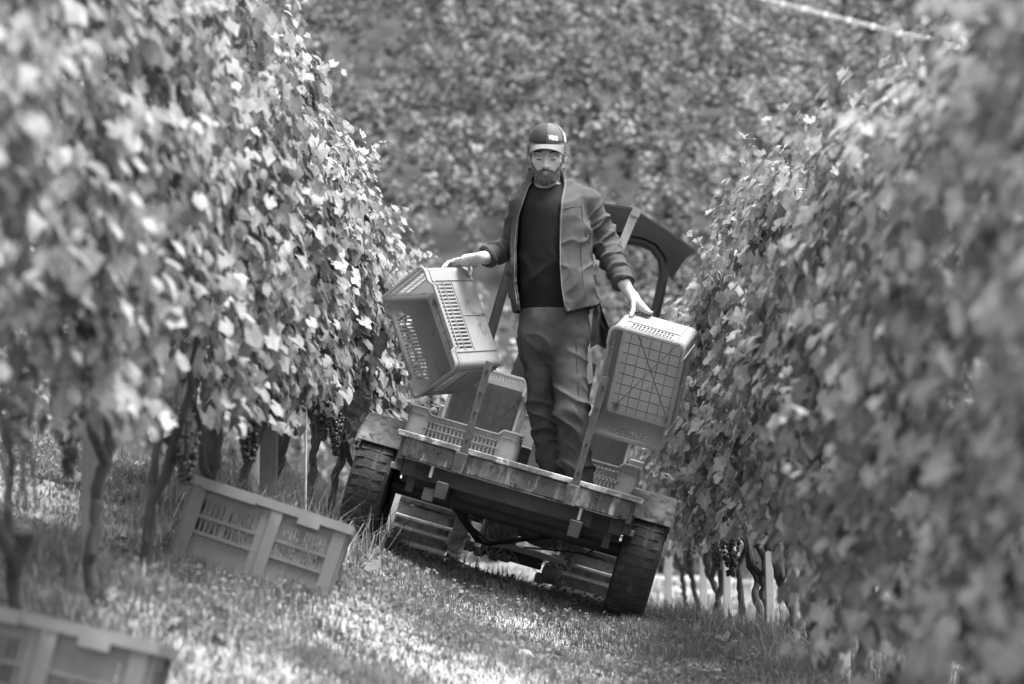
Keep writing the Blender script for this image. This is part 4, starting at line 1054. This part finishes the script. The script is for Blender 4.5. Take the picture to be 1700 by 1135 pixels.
def left_x(d): return -1.29+.07*(d-7.5)
def right_x(d): return 1.30
def left_top(d): return float(np.interp(d, [3, 9.8, 11.7, 13.1, 14.8, 18], [2.05, 2.16, 2.06, 1.95, 1.72, 1.55]))
def right_top(d): return float(np.interp(d, [2, 5.6, 6.2, 8.9, 12.2, 14, 20], [1.2, 1.32, 1.26, 1.52, 1.70, 1.58, 1.4]))
def vine(d, xf, side, topf, low, label, group, n_leaf, n_mass, trunk=True, bunches=2, spacing=.85, seed=0, half=.30):
    """side +1: the face towards the lane looks to +x"""
    g = np.random.default_rng(1000+seed); x0 = xf(d); z0 = gz(x0, d); root = empty('grapevine', (x0, d, z0)); tag(root, label, 'vine', group)
    H = topf(d)-z0
    if trunk:
        tw = g.uniform(-.04, .04, 3); hd = .50+g.uniform(-.05, .07); base = Vector((g.uniform(-.03, .03), 0, -.05))
        pts = [base+Vector((tw[0]*math.sin(k*.7)+.009*math.sin(k*1.7+seed), tw[1]*math.sin(k*.6+1)+.009*math.sin(k*2.1), (hd+.05)*k/7)) for k in np.linspace(0, 7, 22)]
        pts = [p+Vector(g.normal(0, .004, 3)) for p in pts]
        MB().tube(pts, [float(np.interp(k, [0, 3, 14, 19, 21], [.028, .022, .018, .022, .028]))*g.uniform(.85, 1.18) for k in range(22)], 9).build('trunk', M['bark'], root)
        top = pts[-1]
        for s in (-1, 1):
            low_ = pts[int(g.integers(13, 19))]; ax = g.uniform(-.09, .09)
            arm = [low_]+[low_+Vector((ax*(k+1)/3+.012*math.sin(k*2+seed), s*(.05+.06*k), .06+.10*k+.015*math.sin(k*2.4+seed))) for k in range(5)]
            MB().tube(arm, [.019, .016, .015, .014, .011, .008], 8).build('arm', M['bark'], root)
        for k in range(6):
            b = top+Vector((g.uniform(-.03, .03), g.uniform(-.3, .3), .06)); e = Vector((g.uniform(-.12, .12), b.y+g.uniform(-.15, .15), H*g.uniform(.75, 1.02)))
            mid = (b+e)/2+Vector((g.uniform(-.10, .10), g.uniform(-.08, .08), 0)); q = [b*(1-t)**2+mid*2*t*(1-t)+e*t*t for t in np.linspace(0, 1, 7)]
            MB().tube(q, [.006, .0055, .005, .0045, .004, .003, .002], 5).build('cane', M['cane'], root)
    # leaves on the canopy wall
    def place(n, surface, facing):
        h = g.random(n*2); y = g.uniform(-spacing*.58, spacing*.58, n*2)
        zz = low+h*(H-low)
        dens = vnoise(np.c_[np.full(n*2, x0*3), y+d, zz+z0], 2.6)+.5*vnoise(np.c_[np.full(n*2, x0*3+5), y+d, zz+z0], 6.)
        edge = np.clip(.28-np.abs(h-.02)*2.2, 0, .3)*1.6
        ok = np.where(dens > .44+edge*.9*g.random(n*2)*2)[0][:n]; h, y, zz = h[ok], y[ok], zz[ok]; n = len(ok)
        th = half*(.55+.45*np.sin(np.clip(h*1.15+.10, 0, 1)*math.pi)**.6)+.12*(vnoise(np.c_[np.full(n, side*7.), y+d, zz+z0], 3.0)-.5)*2
        if surface: off = th+g.normal(0, .035, n)
        else: off = th*g.uniform(-1.0, .95, n)
        s = np.where(g.random(n) < facing, side, -side)
        x = s*off
        zz = zz+np.where(h > .9, g.exponential(.05, n)-.03, 0)
        nrm = np.c_[s*(1.0+g.random(n)*.3), g.normal(-.25, .55, n), .35+g.normal(0, .40, n)+.6*(h > .92)]
        tip = np.c_[s*.35+g.normal(0, .35, n), g.normal(0, .55, n), -1+g.normal(0, .25, n)]
        return np.c_[x, y, zz], basis_from(nrm, tip), g.uniform(.058, .112, n)*(1-.25*(h > .93)), h
    if n_leaf:
        pos, R, size, h = place(n_leaf, True, 1.0)
        for i in range(len(pos)):
            o = bpy.data.objects.new('leaf', LEAF_ME[int(g.integers(0, len(LEAF_ME)))]); COL.objects.link(o); o.parent = root
            s = float(size[i]); m = Matrix(R[i]).to_4x4() @ Matrix.Scale(s*1.05, 4); m.translation = pos[i]; o.matrix_basis = m
    pos, R, size, h = place(n_mass, False, .62); p2, R2, s2, h2 = place(n_mass//2, True, .70)
    pos = np.r_[pos, p2]; R = np.r_[R, R2]; size = np.r_[size, s2]
    tone = np.clip(g.random(len(pos)), 0, 1)
    # shoots that stand out of the wall
    sp, sr, ss = [], [], []
    cm = MB(); nsh = 7
    for k in range(nsh):
        if k < 4: b = np.array((g.uniform(-.1, .1), g.uniform(-.4, .4), H-.1)); dirv = np.array((g.uniform(-.5, .5), g.uniform(-.5, .5), 1.)); L = g.uniform(.15, .36)
        else: b = np.array((side*half*.6, g.uniform(-.4, .4), g.uniform(low+.3, H-.1))); dirv = np.array((side*1., g.uniform(-.4, .4), g.uniform(.1, .8))); L = g.uniform(.2, .38)
        dirv /= np.linalg.norm(dirv); pl = [Vector(b)]
        for j in range(6):
            dirv = dirv+g.normal(0, .12, 3)+np.array((0, 0, -.05)); dirv /= np.linalg.norm(dirv); nx = np.array(pl[-1])+dirv*L/6; pl.append(Vector(nx))
            for r_ in range(2):
                sp.append(nx+g.normal(0, .012, 3)); sr.append(np.r_[g.normal(0, .5, 2)+np.array((side*.7, -.3)), .5]); ss.append(g.uniform(.06, .10)*(1-.08*j))
        MB().tube(pl, [.003-.0003*j for j in range(7)], 4).build('shoot', M['cane'], root)
    sp, sr, ss = np.array(sp), np.array(sr), np.array(ss); Rr = basis_from(sr, np.c_[g.normal(0, .6, (len(sp), 2)), -np.ones(len(sp))*.8])
    pos = np.r_[pos, sp]; R = np.r_[R, Rr]; size = np.r_[size, ss]; tone = np.r_[tone, g.uniform(.4, 1, len(sp))]
    V, F, T = scatter(pos, R, size, LEAF_C, tone, g)
    fo = link('foliage', np_mesh('foliage', V, F, T), M['leafmass'], root); fo['kind'] = 'stuff'
    for k in range(bunches):
        o = link('grape_bunch', BUNCH[int(g.integers(0, 3))], None, root); sc = g.uniform(.8, 1.2)
        o.matrix_basis = Matrix.Translation((side*g.uniform(.10, .24), g.uniform(-.38, .38), low+g.uniform(-.02, .16))) @ Matrix.Rotation(g.uniform(0, 6), 4, 'Z') @ Matrix.Scale(sc, 4)
    return root
ORD = ['first', 'second', 'third', 'fourth', 'fifth', 'sixth', 'seventh', 'eighth', 'ninth', 'tenth', 'eleventh', 'twelfth', 'thirteenth', 'fourteenth', 'fifteenth', 'sixteenth', 'seventeenth', 'eighteenth', 'nineteenth', 'twentieth']
LD = [4.95+.85*k for k in range(15)]; RD = [3.0+.85*k for k in range(19)]
for i, d in enumerate(LD):
    if d < 11.9: lab = '%s leafy grapevine in the left row, counting towards the camera from the trailer\'s left wheel' % ORD[int(round((11.75-d)/.85))]
    else: lab = '%s grapevine in the left row beyond the trailer\'s left wheel' % ORD[int(round((d-12.6)/.85))]
    vine(d, left_x, 1, left_top, .54 if d > 8 else .78, lab, 'vines of the left row', 290 if d < 14 else 120, 800, bunches=2 if 8.8 < d < 12 else 1, seed=i, half=.20 if d > 10.4 else .30)
for i, d in enumerate(RD):
    if d < 12.2: lab = '%s leafy grapevine in the right row, counting towards the camera from the trailer\'s right wheel' % ORD[int(round((11.5-d)/.85))]
    else: lab = '%s grapevine in the right row beyond the trailer\'s right wheel' % ORD[int(round((d-12.35)/.85))]
    vine(d, right_x, -1, right_top, .52 if d > 7.5 else .42, lab, 'vines of the right row', 290 if d < 14 else 110, 800, bunches=i % 2, seed=50+i)
def left2(d): return left_x(d)-3.0
def right2(d): return right_x(d)+2.1
for i in range(6):
    d = 7.2+1.5*i
    vine(d, left2, 1, lambda q: gz(left2(q), q)+2.0, .55, '%s vine from the camera in the row seen dimly behind the left row\'s trunks' % ORD[i], 'vines of the row behind, left', 0, 700, spacing=1.5, bunches=0, seed=90+i)
for i in range(6):
    d = 8.0+1.7*i
    vine(d, right2, -1, lambda q: gz(right2(q), q)+1.9, .12, '%s vine from the camera in the row seen dimly behind the right row\'s posts' % ORD[i], 'vines of the row behind, right', 0, 700, spacing=1.7, bunches=0, seed=110+i)

# posts and stakes
def post(px, d, x_of, wdt, h, m, label, name='vineyard_post', lean=0, round_=False, group='posts of the trellis'):
    x = P(px, 700, d).x if x_of is None else x_of(d); z = gz(x, d); b = MB()
    if round_: b.tube([(0, 0, -.1), (lean*.5, 0, h*.5), (lean, 0, h)], [wdt/2, wdt/2*.97, wdt/2*.9], 10)
    else: b.bar((0, 0, -.1), (lean, 0, h), wdt, wdt*.9, up=(0, 1, 0))
    me = b.mesh(name); me.materials.append(M[m]); o = link(name, me); o.location = (x, d, z)
    md = o.modifiers.new('bevel', 'BEVEL'); md.width = .004; md.segments = 2
    tag(o, label, 'post', group); return o
post(155, 7.9, None, .065, 1.8, 'post', 'pale square post behind the forked trunk at the left')
post(313, 9.9, None, .062, 1.9, 'post', 'square trellis post just left of the tilted dark crate')
post(338, 10.0, None, .075, .62, 'postdark', 'short leaning strut at the foot of the post left of the tilted crate', 'post_strut', .05)
post(425, 10.2, None, .034, 1.6, 'stake', 'thin pale stake rising behind the tilted dark crate', 'vine_stake', 0, True)
post(508, 10.9, None, .012, 1.2, 'stake', 'very thin pale rod among the trunks left of the trailer wheel', 'vine_stake', 0, True)
post(447, 10.5, None, .07, 1.7, 'postdark', 'dark square post beside the thin pale stake', 'vineyard_post')
post(1397, 9.5, None, .045, 1.7, 'stake', 'nearest pale post of the right row, at the picture\'s bottom edge')
post(1320, 11.1, None, .030, 1.6, 'stake', 'slim pale stake in the right row, second from the camera', 'vine_stake', 0, True)
post(1277, 12.2, None, .040, 1.7, 'stake', 'pale post in the middle of the right row, third from the camera', 'vineyard_post', -.03)
post(1205, 14.7, None, .045, 1.7, 'stake', 'grey post of the right row, fourth from the camera')
post(1166, 16.5, None, .050, 1.7, 'stake', 'grey post of the right row, fifth from the camera')
post(1108, 18.5, None, .055, 1.6, 'stake', 'farthest pale post of the right row, near the trailer wheel')
for s, xf, tf in (('left', left_x, left_top), ('right', right_x, right_top)):
    for nm, dz in (('low', -1.25), ('middle', -.75), ('top', -.18)):
        ds = np.linspace(2.0, 17, 26); b = MB(); b.tube([(xf(d), d, (gz(xf(d), d)+.62) if nm == 'low' else tf(d)+dz) for d in ds], .0016, 5)
        o = b.build('trellis_wire', M['wire']); tag(o, '%s trellis wire running through the %s row' % (nm, s), 'wire', 'trellis wires')

# overhead cable with clips
b = MB(); pa, pb = P(1760, 118, 24), P(1000, -78, 44); n = 40
pts = [pa.lerp(pb, k/n)-Vector((0, 0, .06*math.sin(math.pi*k/n))) for k in range(n+1)]
ca = empty('overhead_cable', pa); tag(ca, 'pale double cable with clips crossing the hillside at the top right', 'cable')
for off in (.018, -.018): MB().tube([p-pa+Vector((0, 0, off)) for p in pts], .0075, 6).build('strand', M['cable'], ca)
cb = MB()
for k in range(0, 150):
    q = pts[0].lerp(pts[-1], k/150.); t = k/150*n; i = min(int(t), n-1); q = pts[i].lerp(pts[i+1], t-i); cb.box(q-pa, (.05, .05, .075))
cbm = MB().box((0, 0, 0), (.05, .05, .075)).mesh('cable_clip'); cbm.materials.append(M['cable'])
dist = 0
for k in range(0, 22):
    t = k/22*n; i = min(int(t), n-1); q = pts[i].lerp(pts[i+1], t-i); o = link('cable_clip', cbm, None, ca); o.location = q-pa
zb = pa.z-float(ground(pa.x, pa.y)[0])
pole = MB().tube([(0, 0, 0), (0, 0, zb+.1)], [.07, .055], 10).build('cable_pole', M['wood']); pole.location = (pa.x+.0, pa.y+.08, pa.z-zb); tag(pole, 'wooden pole beyond the right vine row, holding the overhead cable', 'pole')

# ------------------------------------------------------------------ hillside vineyard foliage, far and out of focus
g = np.random.default_rng(5); pos, nr, sz, tn = [], [], [], []
for r in range(25):
    d0 = 26.8+r*1.45; wdt = .27*d0+4
    nc = int(2*wdt*17); cx = g.uniform(-wdt, wdt, nc); ch = g.uniform(.35, 1.85, nc); keep = vnoise(np.c_[cx, d0+r*3+0*cx, ch], .7) > .28; cx, ch = cx[keep], ch[keep]; nc = len(cx)
    cd = d0-.16*cx+.25*np.sin(cx*.7+r*1.3)+g.normal(0, .30, nc)-1.2*(vnoise(np.c_[cx, d0+0*cx, ch], .6)-.5); tc = np.clip(g.normal(.45, .15, nc)+.9*(vnoise(np.c_[cx+9, cd, ch], .45)-.5), 0, 1); rad = g.uniform(.10, .19, nc)
    m = 30; k = np.repeat(np.arange(nc), m); q = g.normal(0, 1, (nc*m, 3)); q /= np.linalg.norm(q, axis=1)[:, None]; q *= g.random((nc*m, 1))**.45
    x = cx[k]+q[:, 0]*rad[k]; d = cd[k]+q[:, 1]*rad[k]; h = ch[k]+q[:, 2]*rad[k]*1.7
    z = hill_z(x, d); pos.append(np.c_[x, d, z+h]); n = len(x)
    nr.append(np.c_[q[:, 0]*.9+g.normal(0, .45, n), -.55+q[:, 1]*.9+g.normal(0, .35, n), .35+q[:, 2]*.9+g.normal(0, .35, n)]); sz.append(g.uniform(.07, .12, n)); tn.append(np.clip(tc[k]+g.normal(0, .10, n), 0, 1))
pos, nr, sz, tn = map(np.concatenate, (pos, nr, sz, tn))
V, F, T = scatter(pos, basis_from(nr, np.c_[g.normal(0, .5, (len(pos), 2)), -np.ones(len(pos))]), sz, [(np.array([(0, 0, .1), (.42, -.12, -.35), (0, 0, -.9), (-.42, -.10, -.35)]), np.array([(0, 1, 2), (0, 2, 3)])), (np.array([(0, 0, .0), (.5, .1, -.3), (.1, -.1, -.8), (-.4, .08, -.5)]), np.array([(0, 1, 2), (0, 2, 3)]))], tn, g)
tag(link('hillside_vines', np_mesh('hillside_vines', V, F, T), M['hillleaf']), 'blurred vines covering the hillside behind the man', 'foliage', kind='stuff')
print('hill leaves', len(pos))

# ------------------------------------------------------------------ grass, weeds and fallen leaves
def blades(n, xr, dr, keep, hgt, wid, seed, lean=.5):
    g = np.random.default_rng(seed); x = g.uniform(*xr, n); d = dr[0]+(dr[1]-dr[0])*g.random(n)
    k = keep(x, d, g); x, d = x[k], d[k]; n = len(x); z = near_ground(x[:, None], d[:, None])[:, 0]
    clump = vnoise(np.c_[x, d, 0*x], 2.4); h = hgt(x, d, g)*(.45+1.0*clump)*g.uniform(.55, 1.25, n); a = g.uniform(0, 6.28, n); l = np.abs(g.normal(0, lean, n)); la = g.uniform(0, 6.28, n)
    side = np.c_[np.cos(a), np.sin(a), 0*a]*(wid*g.uniform(.6, 1.4, n))[:, None]; ld = np.c_[np.cos(la), np.sin(la), 0*la]
    b = np.c_[x, d, z-.01]; up = np.array((0, 0, 1.))
    m1 = b+up*(h*.55)[:, None]+ld*(h*l*.28)[:, None]; t = b+up*(h*(.98-.25*l))[:, None]+ld*(h*l*.95)[:, None]
    V = np.stack([b-side, b+side, m1-side*.8, m1+side*.8, t], 1).reshape(-1, 3); o = (np.arange(n)*5)[:, None]
    F = np.concatenate([o+np.array(f) for f in ((0, 1, 3), (0, 3, 2), (2, 3, 4))])
    tone = np.clip(.15+.75*vnoise(np.c_[x+40, d, 0*x], 5.)+g.normal(0, .22, n), 0, 1)
    return V, F, np.repeat(tone, 5)
def in_lane(x, d, g):
    return (x > -2.3) & (x < 2.2) & (np.abs(x) < .25*d+.45)
def rowdist(x, d): return np.minimum(np.abs(x-left_x(d)), np.abs(x-right_x(d)))
parts = [blades(215000, (-2.4, 2.0), (5.8, 13.6), in_lane, lambda x, d, g: .058+.030*np.exp(-(rowdist(x, d)/.35)**2)+0*x, .0026, 1),
         blades(42000, (-2.4, 2.0), (6, 16), lambda x, d, g: in_lane(x, d, g) & (rowdist(x, d) < .42) & (vnoise(np.c_[x, d, 0*x], 2.2) > .42), lambda x, d, g: .17+.09*(np.abs(x-left_x(d)) < .4)*(d > 8.5), .0022, 2, .8),
         blades(90000, (-7, 5), (3, 25), lambda x, d, g: ~in_lane(x, d, g) | (d > 13.4), lambda x, d, g: .12+0*x, .005, 3)]
off = 0; Vs, Fs, Ts = [], [], []
for V, F, T in parts: Vs.append(V); Fs.append(F+off); Ts.append(T); off += len(V)
tag(link('grass', np_mesh('grass', np.concatenate(Vs), np.concatenate(Fs), np.concatenate(Ts)), M['grass']), 'short grass of the sloping lane, taller at the rows\' feet', 'grass', kind='stuff')
def flat_leaves(n, seed, geos, size, lift, name, m, label, keep, tone=(0, 1), up=1.0):
    g = np.random.default_rng(seed); x = g.uniform(-2.2, 1.8, n); d = g.uniform(5.8, 14, n); k = keep(x, d, g); x, d = x[k], d[k]; n = len(x)
    z = near_ground(x[:, None], d[:, None])[:, 0]+lift*g.random(n); nrm = np.c_[g.normal(0, .45, n), g.normal(-.25, .45, n), np.full(n, up)]
    V, F, T = scatter(np.c_[x, d, z], basis_from(nrm, np.c_[g.normal(0, 1, (n, 2)), g.normal(0, .2, n)]), g.uniform(*size, n), geos, g.uniform(*tone, n), g)
    tag(link(name, np_mesh(name, V, F, T), m), label, name.replace('_', ' '), kind='stuff')
CLOV = []
for k in range(3):
    gg = np.random.default_rng(k); V = [(0, 0, 0)]; F = []
    for j in range(5):
        a = 2*math.pi*j/5; V.append((.5*math.cos(a), .1*gg.normal(), .5*math.sin(a)-.3))
    CLOV.append((np.array(V), np.array([(0, 1+j, 1+(j+1) % 5) for j in range(5)])))
flat_leaves(26000, 11, CLOV, (.010, .026), .06, 'weeds', M['grass'], 'low broad-leaved weeds among the grass', lambda x, d, g: in_lane(x, d, g) & (vnoise(np.c_[x+3, d, 0*x], 1.7) > .36), (0, .32), .8)
flat_leaves(420, 12, LEAF_C, (.06, .11), .06, 'fallen_leaves', M['litter'], 'dry vine leaves scattered over the grass', lambda x, d, g: in_lane(x, d, g) & (g.random(len(x)) < .25+.75*np.exp(-(rowdist(x, d)/.4)**2)))
